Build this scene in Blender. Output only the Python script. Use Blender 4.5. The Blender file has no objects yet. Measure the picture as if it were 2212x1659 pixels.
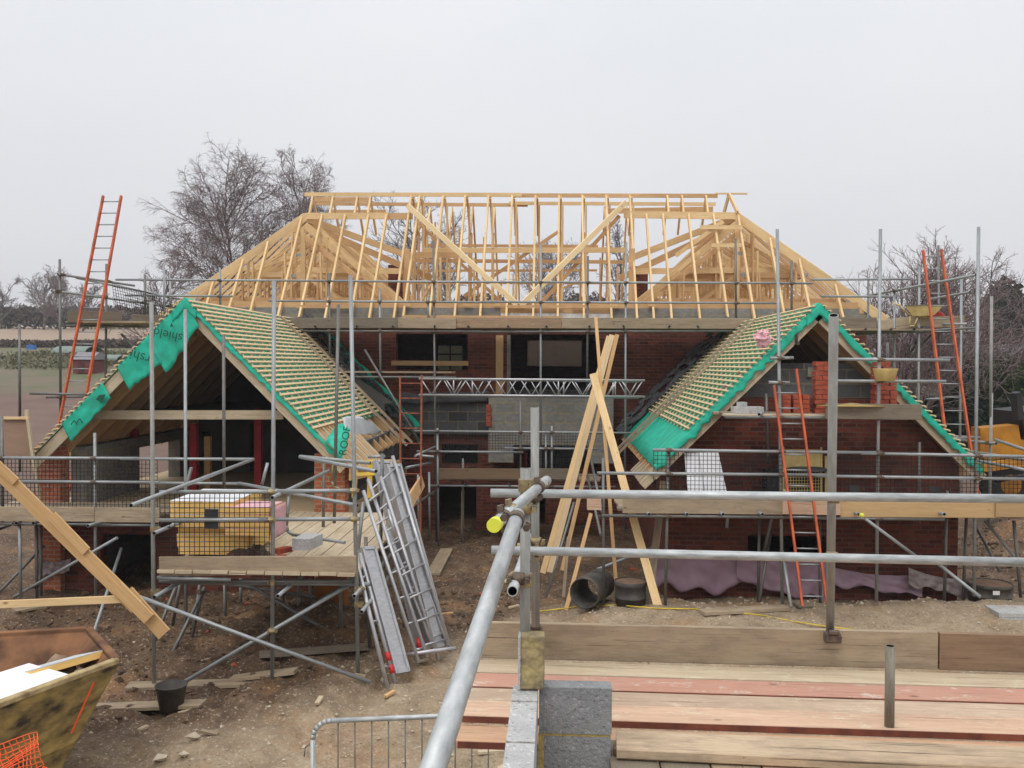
import bpy, math, random
from mathutils import Vector, Matrix, noise
random.seed(7)
R = math.radians
SC = bpy.context.scene
COL = SC.collection
V = Vector
F = 1995.0
CAMM = (Matrix.Rotation(math.atan(94/F), 3, 'Z') @ Matrix.Rotation(math.pi/2 - math.atan(44.5/F), 3, 'X')
        @ Matrix.Rotation(R(0.3), 3, 'Z'))
def U(px, py, D):
    """point at depth D (metres) seen at photo position px, py"""
    d = CAMM @ V(((px-1106)/F, -(py-829.5)/F, -1))
    return d * (D / d.y)
def UZ(px, py, z):
    d = CAMM @ V(((px-1106)/F, -(py-829.5)/F, -1))
    return d * (z / d.z)
UPZ = V((0, 0, 1))

# ------------------------------------------------------------------ mesh builder
ORG = {}
class MB:
    def __init__(s):
        s.v = []; s.f = []; s.uv = []; s.sm = []; s.mi = []; s.m = 0
    def face(s, idx, uv, smooth=False):
        s.f.append(idx); s.uv.append(uv); s.sm.append(smooth); s.mi.append(s.m)
    def prism(s, p, q, sec, up=UPZ, sec2=None, smooth=False, caps=True, u0=None):
        p = V(p); q = V(q); ax = q - p; L = ax.length
        if L < 1e-6: return s
        ax = ax / L
        side = ax.cross(up)
        if side.length < 1e-3: side = ax.cross(V((0, 1, 0)))
        if side.length < 1e-3: side = ax.cross(V((1, 0, 0)))
        side.normalize(); u2 = side.cross(ax).normalized()
        sec2 = sec2 or sec
        n = len(sec); b = len(s.v)
        for a, c in sec: s.v.append(p + side*a + u2*c)
        for a, c in sec2: s.v.append(q + side*a + u2*c)
        if u0 is None: u0 = random.random()*60
        v0 = random.random()*60
        per = [0]
        for i in range(n):
            a, c = sec[i], sec[(i+1) % n]
            per.append(per[-1] + math.hypot(a[0]-c[0], a[1]-c[1]))
        for i in range(n):
            j = (i+1) % n
            s.face((b+i, b+j, b+n+j, b+n+i), ((u0, v0+per[i]), (u0, v0+per[i+1]), (u0+L, v0+per[i+1]), (u0+L, v0+per[i])), smooth)
        if caps:
            s.face(tuple(b+i for i in reversed(range(n))), tuple((u0+sec[i][0]*.3, v0+sec[i][1]) for i in reversed(range(n))))
            s.face(tuple(b+n+i for i in range(n)), tuple((u0+sec2[i][0]*.3, v0+sec2[i][1]) for i in range(n)))
        return s
    def beam(s, p, q, w, h, up=UPZ, ch=0.0):
        a, b = w/2, h/2
        if ch: sec = [(-a+ch, -b), (a-ch, -b), (a, -b+ch), (a, b-ch), (a-ch, b), (-a+ch, b), (-a, b-ch), (-a, -b+ch)]
        else: sec = [(-a, -b), (a, -b), (a, b), (-a, b)]
        return s.prism(p, q, sec, up)
    def tube(s, p, q, r, n=10, hollow=False, r2=None):
        sec = [(r*math.cos(2*math.pi*i/n), r*math.sin(2*math.pi*i/n)) for i in range(n)]
        r2 = r if r2 is None else r2
        sec2 = [(r2*math.cos(2*math.pi*i/n), r2*math.sin(2*math.pi*i/n)) for i in range(n)]
        if not hollow: return s.prism(p, q, sec, sec2=sec2, smooth=True)
        p = V(p); q = V(q); b = len(s.v)
        s.prism(p, q, sec, smooth=True, caps=False)
        k = .84
        b2 = len(s.v)
        seci = [(a*k, c*k) for a, c in sec]
        s.prism(p, q, seci, smooth=True, caps=False)
        for o in (0, n):
            for i in range(n):
                j = (i+1) % n
                idx = (b+o+i, b2+o+i, b2+o+j, b+o+j)
                if o: idx = idx[::-1]
                s.face(idx, ((0, 0), (0, .01), (.01, .01), (.01, 0)))
        return s
    def path(s, pts, r, n=8):
        for a, b in zip(pts[:-1], pts[1:]): s.tube(a, b, r, n)
        return s
    def box(s, x0, x1, y0, y1, z0, z1, skip=''):
        b = len(s.v)
        for z in (z0, z1):
            for x, y in ((x0, y0), (x1, y0), (x1, y1), (x0, y1)): s.v.append(V((x, y, z)))
        Q = [((0, 3, 2, 1), 'z'), ((4, 5, 6, 7), 'z'), ((0, 1, 5, 4), 'y'), ((1, 2, 6, 5), 'x'), ((2, 3, 7, 6), 'y'), ((3, 0, 4, 7), 'x')]
        for q, a in Q:
            pts = [s.v[b+i] for i in q]
            uv = tuple(((p.x, p.z) if a == 'y' else (p.y, p.z) if a == 'x' else (p.x, p.y)) for p in pts)
            s.face(tuple(b+i for i in q), uv)
        return s
    def obox(s, c, sx, sy, sz, rot=None, uvs=1):
        """oriented box, c = centre"""
        b0 = len(s.v); f0 = len(s.f)
        s.box(-sx/2, sx/2, -sy/2, sy/2, -sz/2, sz/2)
        for i in range(b0, len(s.v)):
            s.v[i] = (rot @ s.v[i] if rot else s.v[i]) + V(c)
        o = (random.random()*20, random.random()*20)
        for i in range(f0, len(s.f)): s.uv[i] = tuple((a*uvs+o[0], c2*uvs+o[1]) for a, c2 in s.uv[i])
        return s
    def hexa(s, lo, hi, th=None):
        """solid between two quads (lists of 4 points)"""
        b = len(s.v)
        s.v += [V(p) for p in lo] + [V(p) for p in hi]
        for q in ((3, 2, 1, 0), (4, 5, 6, 7), (0, 1, 5, 4), (1, 2, 6, 5), (2, 3, 7, 6), (3, 0, 4, 7)):
            pts = [s.v[b+i] for i in q]
            e1 = (pts[1]-pts[0]); e1 = e1.normalized() if e1.length > 1e-6 else V((1, 0, 0))
            nn = (pts[1]-pts[0]).cross(pts[3]-pts[0]); nn = nn.normalized() if nn.length > 1e-9 else UPZ
            e2 = nn.cross(e1)
            s.face(tuple(b+i for i in q), tuple(((p-pts[0]).dot(e1), (p-pts[0]).dot(e2)) for p in pts))
        return s
    def grid(s, fn, nu, nv, off=V((0, 0, 0)), smooth=True):
        """sheet fn(u,v), thickness vector off"""
        off = V(off)
        layers = [V((0, 0, 0))] + ([off] if off.length > 0 else [])
        bs = []
        pts = [[V(fn(i/nu, j/nv)) for i in range(nu+1)] for j in range(nv+1)]
        for li, o in enumerate(layers):
            b = len(s.v); bs.append(b)
            for row in pts:
                for p in row: s.v.append(p + o)
            for j in range(nv):
                for i in range(nu):
                    q = (b+j*(nu+1)+i, b+j*(nu+1)+i+1, b+(j+1)*(nu+1)+i+1, b+(j+1)*(nu+1)+i)
                    uv = tuple((s.v[k].x+s.v[k].y*.7, s.v[k].z+s.v[k].y*.3) for k in q)
                    if li: q = q[::-1]; uv = uv[::-1]
                    s.face(q, uv, smooth)
        if len(bs) == 2:
            ring = [i for i in range(nu+1)] + [j*(nu+1)+nu for j in range(1, nv+1)] + [nv*(nu+1)+i for i in range(nu-1, -1, -1)] + [j*(nu+1) for j in range(nv-1, 0, -1)]
            for a, c in zip(ring, ring[1:]+ring[:1]):
                s.face((bs[0]+c, bs[0]+a, bs[1]+a, bs[1]+c), ((0, 0), (.01, 0), (.01, .01), (0, .01)))
        return s
    def lathe(s, c, prof, n=24, axis=None):
        """profile [(r,h)], axis matrix 3x3"""
        b = len(s.v); c = V(c)
        for r, h in prof:
            for i in range(n):
                a = 2*math.pi*i/n
                p = V((r*math.cos(a), r*math.sin(a), h))
                s.v.append(c + (axis @ p if axis else p))
        for k in range(len(prof)-1):
            for i in range(n):
                j = (i+1) % n
                s.face((b+k*n+i, b+k*n+j, b+(k+1)*n+j, b+(k+1)*n+i), ((i*.05, k*.2), (j*.05, k*.2), (j*.05, k*.2+.2), (i*.05, k*.2+.2)), True)
        return s
    def build(s, name, mat, parent=None, label=None, cat=None, group=None, kind=None, base=None):
        if parent is not None:
            o0 = ORG[parent.name]
        else:
            if base is not None: o0 = V(base)
            else:
                xs = [p.x for p in s.v]; ys = [p.y for p in s.v]; zs = [p.z for p in s.v]
                o0 = V(((min(xs)+max(xs))/2, (min(ys)+max(ys))/2, min(zs)))
        me = bpy.data.meshes.new(name)
        me.from_pydata([tuple(p-o0) for p in s.v], [], s.f)
        uvl = me.uv_layers.new(name='UVMap')
        flat = []
        for u in s.uv:
            for a in u: flat += [a[0], a[1]]
        uvl.data.foreach_set('uv', flat)
        me.polygons.foreach_set('use_smooth', s.sm)
        for m in (mat if isinstance(mat, (list, tuple)) else [mat]): me.materials.append(m)
        me.polygons.foreach_set('material_index', s.mi)
        me.update()
        o = bpy.data.objects.new(name, me); COL.objects.link(o)
        if parent is not None: o.parent = parent
        else: o.location = o0
        ORG[o.name] = o0
        tag(o, label, cat, group, kind)
        return o
def tag(o, label=None, cat=None, group=None, kind=None):
    if label: o['label'] = label
    if cat: o['category'] = cat
    if group: o['group'] = group
    if kind: o['kind'] = kind
    return o
def thing(name, label, cat, loc, group=None):
    o = bpy.data.objects.new(name, None); COL.objects.link(o)
    o.location = V(loc); o.empty_display_size = .2
    ORG[o.name] = V(loc)
    return tag(o, label, cat, group)

# ------------------------------------------------------------------ materials
def nn(nt, t, **kw):
    n = nt.nodes.new(t)
    for k, v in kw.items():
        if hasattr(n, k): setattr(n, k, v)
        else: n.inputs[k].default_value = v
    return n
def lin(c):
    return tuple(((x/255)/12.92 if x/255 <= .04045 else ((x/255+.055)/1.055)**2.4) for x in c)
def base_mat(name, rough=.7, metal=0.0, spec=.3):
    m = bpy.data.materials.new(name); m.use_nodes = True
    nt = m.node_tree; b = nt.nodes['Principled BSDF']
    b.inputs['Roughness'].default_value = rough; b.inputs['Metallic'].default_value = metal
    b.inputs['Specular IOR Level'].default_value = spec
    return m, nt, b
def ramp(nt, src, stops, interp='LINEAR'):
    r = nt.nodes.new('ShaderNodeValToRGB'); r.color_ramp.interpolation = interp
    e = r.color_ramp.elements
    while len(e) < len(stops): e.new(.5)
    for k, (p, c) in zip(e, stops):
        k.position = p; k.color = (*c, 1) if len(c) == 3 else c
    nt.links.new(src, r.inputs[0]); return r.outputs[0]
def noise_n(nt, coord, scale, detail=4, vec=None, rough=.55):
    if vec:
        mp = nn(nt, 'ShaderNodeMapping'); mp.inputs['Scale'].default_value = vec
        nt.links.new(coord, mp.inputs[0]); coord = mp.outputs[0]
    n = nn(nt, 'ShaderNodeTexNoise'); n.inputs['Scale'].default_value = scale
    n.inputs['Detail'].default_value = detail; n.inputs['Roughness'].default_value = rough
    nt.links.new(coord, n.inputs['Vector']); return n.outputs['Fac']
def mixc(nt, fac, a, b, mode='MIX'):
    m = nt.nodes.new('ShaderNodeMix'); m.data_type = 'RGBA'; m.blend_type = mode
    for sock, val in ((0, fac), (6, a), (7, b)):
        if hasattr(val, 'is_linked') or hasattr(val, 'links'): nt.links.new(val, m.inputs[sock])
        else: m.inputs[sock].default_value = val if sock == 0 else (*val, 1)
    return m.outputs[2]
def coord(nt, kind):
    return nt.nodes.new('ShaderNodeTexCoord').outputs[kind]
def bump(nt, b, h, strength=.3, dist=.01):
    n = nn(nt, 'ShaderNodeBump'); n.inputs['Strength'].default_value = strength; n.inputs['Distance'].default_value = dist
    nt.links.new(h, n.inputs['Height']); nt.links.new(n.outputs[0], b.inputs['Normal'])
def wood(name, ca, cb, dirt=None, dirtamt=.5, rough=.75, knots=True, stretch=18, bmp=.25):
    m, nt, b = base_mat(name, rough, 0, .2)
    uv = coord(nt, 'UV')
    g = noise_n(nt, uv, 1.0, 6, (1.2, stretch*2.2, 1), .65)
    col = ramp(nt, g, [(.3, cb), (.7, ca)])
    v2 = noise_n(nt, uv, 1.0, 2, (.35, .9, 1))
    col = mixc(nt, ramp(nt, v2, [(.35, (0, 0, 0)), (.65, (.55, .55, .55))]), col, tuple(x*.78 for x in cb))
    if dirt:
        d = noise_n(nt, uv, 1.0, 8, (2.2, 7, 1), .75)
        col = mixc(nt, ramp(nt, d, [(.45, (0, 0, 0)), (.72, (dirtamt,)*3)]), col, dirt)
    if knots:
        mp = nn(nt, 'ShaderNodeMapping'); mp.inputs['Scale'].default_value = (2.3, 4.4, 1); nt.links.new(uv, mp.inputs[0])
        vo = nn(nt, 'ShaderNodeTexVoronoi'); vo.inputs['Scale'].default_value = 1.0; nt.links.new(mp.outputs[0], vo.inputs['Vector'])
        col = mixc(nt, ramp(nt, vo.outputs['Distance'], [(.035, (.8, .8, .8)), (.085, (0, 0, 0))]), col, tuple(x*.30 for x in cb))
    fg = noise_n(nt, uv, 1.0, 5, (5, 110, 1), .7)
    col = mixc(nt, ramp(nt, fg, [(.52, (0, 0, 0)), (.66, (.45, .45, .45))]), col, tuple(x*.55 for x in cb))
    if dirt and stretch < 10:
        cr = noise_n(nt, uv, 1.0, 3, (.9, 55, 1), .5)
        col = mixc(nt, ramp(nt, cr, [(.655, (0, 0, 0)), (.675, (.8, .8, .8))]), col, tuple(x*.35 for x in dirt))
        sp = noise_n(nt, uv, 1.0, 8, (5, 9, 1), .8)
        col = mixc(nt, ramp(nt, sp, [(.55, (0, 0, 0)), (.62, (.55, .55, .55))]), col, tuple(min(.6, x*2.3) for x in dirt))
        sp2 = noise_n(nt, uv, 1.0, 6, (14, 22, 1), .7)
        col = mixc(nt, ramp(nt, sp2, [(.64, (0, 0, 0)), (.70, (.6, .6, .6))]), col, tuple(x*.5 for x in dirt))
    nt.links.new(col, b.inputs['Base Color'])
    bump(nt, b, g, bmp, .004)
    return m
def plain(name, ca, cb=None, rough=.6, metal=0, scale=6, kind='Object', spec=.3, bmp=0, vec=None, detail=4):
    m, nt, b = base_mat(name, rough, metal, spec)
    cb = cb or tuple(x*.7 for x in ca)
    g = noise_n(nt, coord(nt, kind), scale, detail, vec)
    nt.links.new(ramp(nt, g, [(.35, ca), (.68, cb)]), b.inputs['Base Color'])
    if bmp: bump(nt, b, g, bmp, .02)
    return m
def steel(name, ca, cb, rust=(.12, .06, .035), rustamt=.6, metal=.45, rough=.5):
    m, nt, b = base_mat(name, rough, metal, .5)
    uv = coord(nt, 'UV')
    g = noise_n(nt, uv, 1, 6, (9, 30, 1))
    col = ramp(nt, g, [(.3, ca), (.7, cb)])
    g2 = noise_n(nt, uv, 1, 5, (1.1, 3, 1), .7)
    col = mixc(nt, ramp(nt, g2, [(.5, (0, 0, 0)), (.7, (rustamt,)*3)]), col, rust)
    g3 = noise_n(nt, uv, 1, 7, (22, 60, 1), .8)
    col = mixc(nt, ramp(nt, g3, [(.6, (0, 0, 0)), (.68, (.5, .5, .5))]), col, (.5, .5, .48))
    nt.links.new(col, b.inputs['Base Color'])
    bump(nt, b, g, .15, .002)
    return m
def brickmat(name, w, h, c1, c2, mortar, ms=.011, dirt=(.02, .015, .012), dirtamt=.5, bmp=.5, stain=None):
    m, nt, b = base_mat(name, .9, 0, .15)
    uv = coord(nt, 'UV')
    br = nn(nt, 'ShaderNodeTexBrick'); br.inputs['Scale'].default_value = 1
    br.inputs['Brick Width'].default_value = w; br.inputs['Row Height'].default_value = h
    br.inputs['Mortar Size'].default_value = ms; br.inputs['Mortar Smooth'].default_value = .2
    br.inputs['Color1'].default_value = (*c1, 1); br.inputs['Color2'].default_value = (*c2, 1); br.inputs['Mortar'].default_value = (*mortar, 1)
    nt.links.new(uv, br.inputs['Vector'])
    g = noise_n(nt, uv, 1, 5, (9, 14, 1), .7)
    col = mixc(nt, 1.0, br.outputs['Color'], ramp(nt, g, [(.3, (.75, .75, .75)), (.7, (1.25, 1.25, 1.25))]), 'MULTIPLY')
    g2 = noise_n(nt, uv, .5, 6, (1, 1, 1), .65)
    col = mixc(nt, ramp(nt, g2, [(.45, (0, 0, 0)), (.7, (dirtamt,)*3)]), col, dirt)
    if stain:
        g3 = noise_n(nt, uv, 1.7, 5, (1, 1, 1), .7)
        col = mixc(nt, ramp(nt, g3, [(.55, (0, 0, 0)), (.7, (.45, .45, .45))]), col, stain)
    nt.links.new(col, b.inputs['Base Color'])
    bump(nt, b, br.outputs['Fac'], -bmp, .008)
    return m
PINE = wood('fresh pine', (.86, .65, .37), (.70, .48, .24), dirt=(.36, .22, .10), dirtamt=.35)
PINE2 = wood('amber pine', (.70, .47, .25), (.54, .32, .15), dirt=(.28, .15, .07), dirtamt=.4)
BATTEN = wood('pale batten', (.76, .60, .38), (.62, .45, .26), knots=False)
OLDBOARD = wood('weathered scaffold board', (.45, .36, .25), (.33, .25, .165), dirt=(.13, .10, .075), dirtamt=.7, stretch=9)
GREYBOARD = wood('grey dirty board', (.27, .225, .17), (.19, .155, .115), dirt=(.09, .075, .06), dirtamt=.6, stretch=9)
NEWBOARD = wood('pinkish new board', (.66, .46, .33), (.52, .34, .23), dirt=(.36, .25, .175), dirtamt=.55, stretch=8, bmp=.3)
REDBOARD = wood('red stained board', (.58, .32, .235), (.47, .245, .175), dirt=(.45, .31, .23), dirtamt=.6, stretch=8)
PALEBOARD = wood('pale cream board', (.60, .50, .36), (.48, .385, .26), dirt=(.33, .25, .17), dirtamt=.5, stretch=8)
TOPBOARD = wood('mud splashed board', (.58, .45, .31), (.43, .32, .21), dirt=(.16, .12, .085), dirtamt=.8, stretch=8, bmp=.45)
REDWOOD = plain('dark red board edge', (.22, .07, .04), (.10, .035, .025), .8)
GALV = steel('galvanised steel', (.36, .38, .385), (.24, .255, .26), rust=(.16, .145, .12), rustamt=.5)
GALVN = steel('worn galvanised steel', (.52, .54, .54), (.29, .31, .315), rust=(.13, .12, .10), rustamt=.75, metal=.4, rough=.48)
GALVD = steel('dull dark tube', (.20, .20, .19), (.12, .12, .115), rust=(.13, .09, .06), rustamt=.7)
GALVO = steel('old brown grey tube', (.34, .345, .325), (.235, .235, .22), rust=(.17, .145, .115), rustamt=.6, metal=.2, rough=.7)
GALVS = steel('stained tube', (.24, .22, .175), (.13, .115, .09), rust=(.30, .27, .22), rustamt=.5, metal=.1, rough=.8)
ALU = steel('aluminium', (.50, .50, .51), (.35, .35, .365), rust=(.3, .29, .29), rustamt=.4, metal=.6, rough=.38)
RUSTY = plain('rusty paint', (.34, .10, .05), (.16, .06, .035), .85, scale=14)
ORANGE = plain('orange ladder paint', (.60, .125, .05), (.36, .075, .035), .55, scale=5)
YELLOW = plain('yellow paint', (.74, .50, .07), (.50, .33, .06), .55, scale=4)
CREAMY = plain('faded yellow paint', (.70, .55, .24), (.52, .38, .15), .65, scale=7)
CAPY = plain('yellow plastic cap', (.78, .80, .08), (.60, .62, .06), .45)
BRASS = plain('zinc yellow coupler', (.40, .32, .17), (.20, .16, .10), .45, metal=.6, scale=30)
COUP = plain('rusty coupler', (.17, .125, .09), (.08, .06, .05), .6, metal=.4, scale=30)
RED = plain('red oxide steel', (.42, .02, .03), (.30, .015, .02), .5)
REDP = plain('red plastic', (.62, .03, .03), (.45, .02, .02), .45)
BLACK = plain('black plastic', (.018, .018, .02), (.03, .03, .03), .5)
RUBBER = plain('tyre rubber', (.02, .02, .02), (.035, .033, .03), .85, scale=9)
NETB = plain('black mesh', (.012, .012, .012), (.02, .02, .02), .7)
NETO = plain('orange mesh', (.85, .12, .03), (.65, .09, .02), .6)
GREEN = plain('green roofing membrane', (.016, .45, .305), (.02, .30, .20), .62, scale=4.5, bmp=.8, detail=6, kind='Object')
DGREEN = plain('dark green print', (.01, .10, .06), None, .7)
MEMIN = plain('membrane underside', (.22, .23, .19), (.14, .15, .125), .8, scale=3)
MEMGREY = plain('membrane pale back', (.50, .53, .55), (.42, .45, .47), .6, scale=3)
PINK = plain('pink plastic sheet', (.34, .23, .28), (.25, .16, .20), .45, scale=2)
PINKL = plain('pale pink foil', (.72, .42, .46), (.60, .34, .38), .45, scale=5)
FOIL = plain('white foil facing', (.80, .80, .82), (.68, .69, .72), .35, scale=3)
INSUL = plain('yellow insulation foam', (.80, .52, .18), (.68, .42, .13), .8, scale=5, vec=(1, 1, 6))
PLY = wood('plywood sheet', (.36, .24, .17), (.29, .19, .135), knots=False, stretch=4)
LEAD = plain('dark slate and lead', (.085, .085, .09), (.05, .05, .055), .6, scale=8)
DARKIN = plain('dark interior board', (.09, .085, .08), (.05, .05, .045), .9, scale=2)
FLOORB = wood('chipboard floor', (.60, .46, .29), (.50, .37, .22), knots=False, stretch=4, dirt=(.4, .28, .17))
CONC = plain('precast concrete', (.36, .35, .32), (.27, .26, .24), .9, scale=12, bmp=.3)
BRICK = brickmat('red brickwork', .225, .075, (.195, .045, .027), (.072, .022, .018), (.12, .075, .058), .010, dirt=(.055, .02, .016), dirtamt=.65, stain=(.20, .10, .075))
BRICKO = brickmat('orange brickwork', .225, .075, (.44, .13, .06), (.34, .09, .045), (.34, .25, .18), .010)
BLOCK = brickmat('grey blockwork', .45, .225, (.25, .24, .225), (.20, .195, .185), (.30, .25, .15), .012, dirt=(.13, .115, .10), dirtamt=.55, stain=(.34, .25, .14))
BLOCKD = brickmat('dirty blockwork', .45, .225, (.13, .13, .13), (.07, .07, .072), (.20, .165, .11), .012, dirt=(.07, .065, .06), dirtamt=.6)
BRK = plain('loose red brick', (.38, .085, .045), (.24, .05, .03), .85, scale=12, bmp=.3)
def aircrete(name, a, b2):
    m, nt, b = base_mat(name, .95, 0, .1)
    oc = coord(nt, 'Object')
    g = noise_n(nt, oc, 7, 6); col = ramp(nt, g, [(.3, a), (.7, b2)])
    g2 = noise_n(nt, oc, 55, 3)
    col = mixc(nt, ramp(nt, g2, [(.60, (0, 0, 0)), (.70, (.6, .6, .6))]), col, tuple(x*.3 for x in a))
    col = mixc(nt, ramp(nt, g2, [(.30, (.5, .5, .5)), (.40, (0, 0, 0))]), col, tuple(min(1, x*1.7) for x in a))
    g3 = noise_n(nt, oc, 3.1, 5, None, .7)
    col = mixc(nt, ramp(nt, g3, [(.62, (0, 0, 0)), (.68, (.7, .7, .7))]), col, (.40, .20, .07))
    nt.links.new(col, b.inputs['Base Color']); bump(nt, b, g2, .9, .012)
    return m
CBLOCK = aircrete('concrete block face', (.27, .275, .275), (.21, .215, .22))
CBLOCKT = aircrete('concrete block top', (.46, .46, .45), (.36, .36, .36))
MORTAR = plain('sandy mortar', (.46, .33, .12), (.36, .25, .09), .95, scale=30, bmp=.8)
ROUGHM = plain('crusted mortar face', (.40, .32, .15), (.16, .13, .09), .95, scale=14, bmp=1.0, detail=8)
BARK = plain('bare bark', (.13, .10, .085), (.075, .06, .055), .9, scale=3)
TWIG = plain('purple brown twigs', (.24, .18, .175), (.17, .13, .13), .9, scale=1)  # lightened in colour to stand in for haze over the trees
TWIGHAZE = plain('haze greyed far twigs', (.21, .18, .175), (.15, .13, .13), .9, scale=1)  # greyer copy for far trees, distance haze put into the colour
EVERG = plain('dark evergreen leaf', (.022, .040, .022), (.012, .022, .014), .8, scale=1.5)
HEDGE = plain('green hedge leaf', (.06, .10, .03), (.035, .06, .02), .8, scale=1)
HEDGEA = plain('dull garden green', (.13, .15, .07), (.15, .12, .08), .8, scale=1)
HEDGEB = plain('brown winter hedge', (.13, .095, .08), (.085, .065, .058), .9, scale=1)
JCBY = plain('machine yellow', (.52, .23, .02), (.30, .12, .015), .4, scale=3)
ROOFT = plain('distant tiles', (.24, .23, .25), (.18, .17, .19), .8)
SKIPY = plain('scraped yellow skip paint', (.34, .24, .08), (.035, .026, .018), .75, scale=4.2, detail=9, vec=(1, 1, 2.2), bmp=.2)
SKIPR = plain('rusted skip inside', (.24, .115, .055), (.075, .038, .022), .85, scale=3.5, detail=8)
WHITE = plain('white painted board', (.75, .73, .70), None, .6)
CABLE = plain('yellow cable', (.75, .55, .05), None, .5)
STONE = plain('pale stones', (.52, .45, .35), (.30, .24, .17), .9, scale=1.3)
def glassy(name, c):
    m, nt, b = base_mat(name, .35, 0, .5)
    b.inputs['Base Color'].default_value = (*c, 1); b.inputs['Transmission Weight'].default_value = .7
    b.inputs['IOR'].default_value = 1.08
    g = noise_n(nt, coord(nt, 'Object'), 6, 5); bump(nt, b, g, .8, .05)
    return m
SHEET = glassy('clear plastic sheeting', (.30, .25, .25)); SHEETDIM = glassy('greenish dimming sheet', (.17, .18, .15))  # second sheet is an added one, dims the sky through a rear window

plain_brk = plain('broken brick', (.38, .11, .06), (.25, .07, .045), .9, scale=12)
def groundmat():
    m, nt, b = base_mat('site ground', .78, 0, .3)
    oc = coord(nt, 'Object')
    n1 = noise_n(nt, oc, 2.2, 9, None, .7); n2 = noise_n(nt, oc, 26, 5, None, .7); n3 = noise_n(nt, oc, .45, 4)
    mud = ramp(nt, n1, [(.25, (.028, .017, .011)), (.5, (.10, .058, .031)), (.75, (.21, .135, .08))])
    grav = ramp(nt, n1, [(.25, (.16, .115, .072)), (.5, (.30, .225, .145)), (.75, (.43, .34, .235))])
    sep = nn(nt, 'ShaderNodeSeparateXYZ'); nt.links.new(oc, sep.inputs[0])
    # the gravel track runs diagonally beside the skip: x > -3.6 + (y-9.3)*.75
    ma = nn(nt, 'ShaderNodeMath', operation='MULTIPLY_ADD'); nt.links.new(sep.outputs[1], ma.inputs[0]); ma.inputs[1].default_value = -.62; ma.inputs[2].default_value = 9.3*.62+3.7
    ad = nn(nt, 'ShaderNodeMath', operation='ADD'); nt.links.new(sep.outputs[0], ad.inputs[0]); nt.links.new(ma.outputs[0], ad.inputs[1])
    nz = nn(nt, 'ShaderNodeMath', operation='MULTIPLY_ADD'); nt.links.new(n3, nz.inputs[0]); nz.inputs[1].default_value = 3.5; nt.links.new(ad.outputs[0], nz.inputs[2])
    mr = nn(nt, 'ShaderNodeMapRange'); mr.inputs['From Min'].default_value = 1.2; mr.inputs['From Max'].default_value = 2.6
    nt.links.new(nz.outputs[0], mr.inputs['Value'])
    # right of x=.5 the spread hardcore goes on up to the wing
    mr2 = nn(nt, 'ShaderNodeMapRange'); mr2.inputs['From Min'].default_value = .4; mr2.inputs['From Max'].default_value = 1.4; nt.links.new(sep.outputs[0], mr2.inputs['Value'])
    mx = nn(nt, 'ShaderNodeMath', operation='MAXIMUM'); 
    def less(sock, a, b2):
        k = nn(nt, 'ShaderNodeMapRange'); k.inputs['From Min'].default_value = a; k.inputs['From Max'].default_value = b2
        nt.links.new(sock, k.inputs['Value']); return k.outputs[0]
    m1 = nn(nt, 'ShaderNodeMath', operation='MULTIPLY'); nt.links.new(less(sep.outputs[0], 8.0, 7.3), m1.inputs[0]); nt.links.new(less(sep.outputs[1], 15.6, 14.6), m1.inputs[1])
    m2 = nn(nt, 'ShaderNodeMath', operation='MULTIPLY'); nt.links.new(m1.outputs[0], m2.inputs[0]); nt.links.new(mr2.outputs[0], m2.inputs[1])
    m3 = nn(nt, 'ShaderNodeMath', operation='MULTIPLY'); nt.links.new(less(sep.outputs[1], 15.0, 13.6), m3.inputs[0]); nt.links.new(mr.outputs[0], m3.inputs[1])
    nt.links.new(m3.outputs[0], mx.inputs[0]); nt.links.new(m2.outputs[0], mx.inputs[1])
    col = mixc(nt, mx.outputs[0], mud, grav)
    red = noise_n(nt, oc, .8, 6, None, .65)
    col = mixc(nt, ramp(nt, red, [(.52, (0, 0, 0)), (.68, (.6, .6, .6))]), col, (.30, .16, .07))
    spk = ramp(nt, n2, [(.56, (0, 0, 0)), (.68, (.75, .75, .75))])
    col = mixc(nt, spk, col, (.52, .46, .37))
    col = mixc(nt, ramp(nt, n2, [(.32, (.7, .7, .7)), (.42, (0, 0, 0))]), col, (.05, .035, .025))
    # land beyond the site (y > 24): ploughed soil, allotments, grass, far ploughed field
    def band(lo, hi):
        k = nn(nt, 'ShaderNodeMapRange'); k.inputs['From Min'].default_value = lo; k.inputs['From Max'].default_value = hi
        nw = nn(nt, 'ShaderNodeMath', operation='MULTIPLY_ADD'); nt.links.new(n3, nw.inputs[0]); nw.inputs[1].default_value = (hi-lo)*1.2; nt.links.new(sep.outputs[1], nw.inputs[2])
        nt.links.new(nw.outputs[0], k.inputs['Value']); return k.outputs[0]
    nf = noise_n(nt, oc, .35, 8, None, .7)
    soil = ramp(nt, nf, [(.3, (.115, .07, .052)), (.7, (.17, .11, .085))])
    allot = ramp(nt, nf, [(.35, (.075, .10, .035)), (.5, (.12, .105, .06)), (.65, (.15, .11, .08))])
    far = ramp(nt, nf, [(.3, (.25, .18, .125)), (.7, (.31, .235, .17))])
    col = mixc(nt, band(24, 27), col, soil)
    col = mixc(nt, band(44, 47), col, allot)
    col = mixc(nt, band(84, 87), col, far)
    nt.links.new(col, b.inputs['Base Color'])
    mu = nn(nt, 'ShaderNodeMath', operation='ADD'); nt.links.new(n1, mu.inputs[0]); nt.links.new(n2, mu.inputs[1])
    bump(nt, b, mu.outputs[0], .8, .03)
    return m
GROUND = groundmat()

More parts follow.
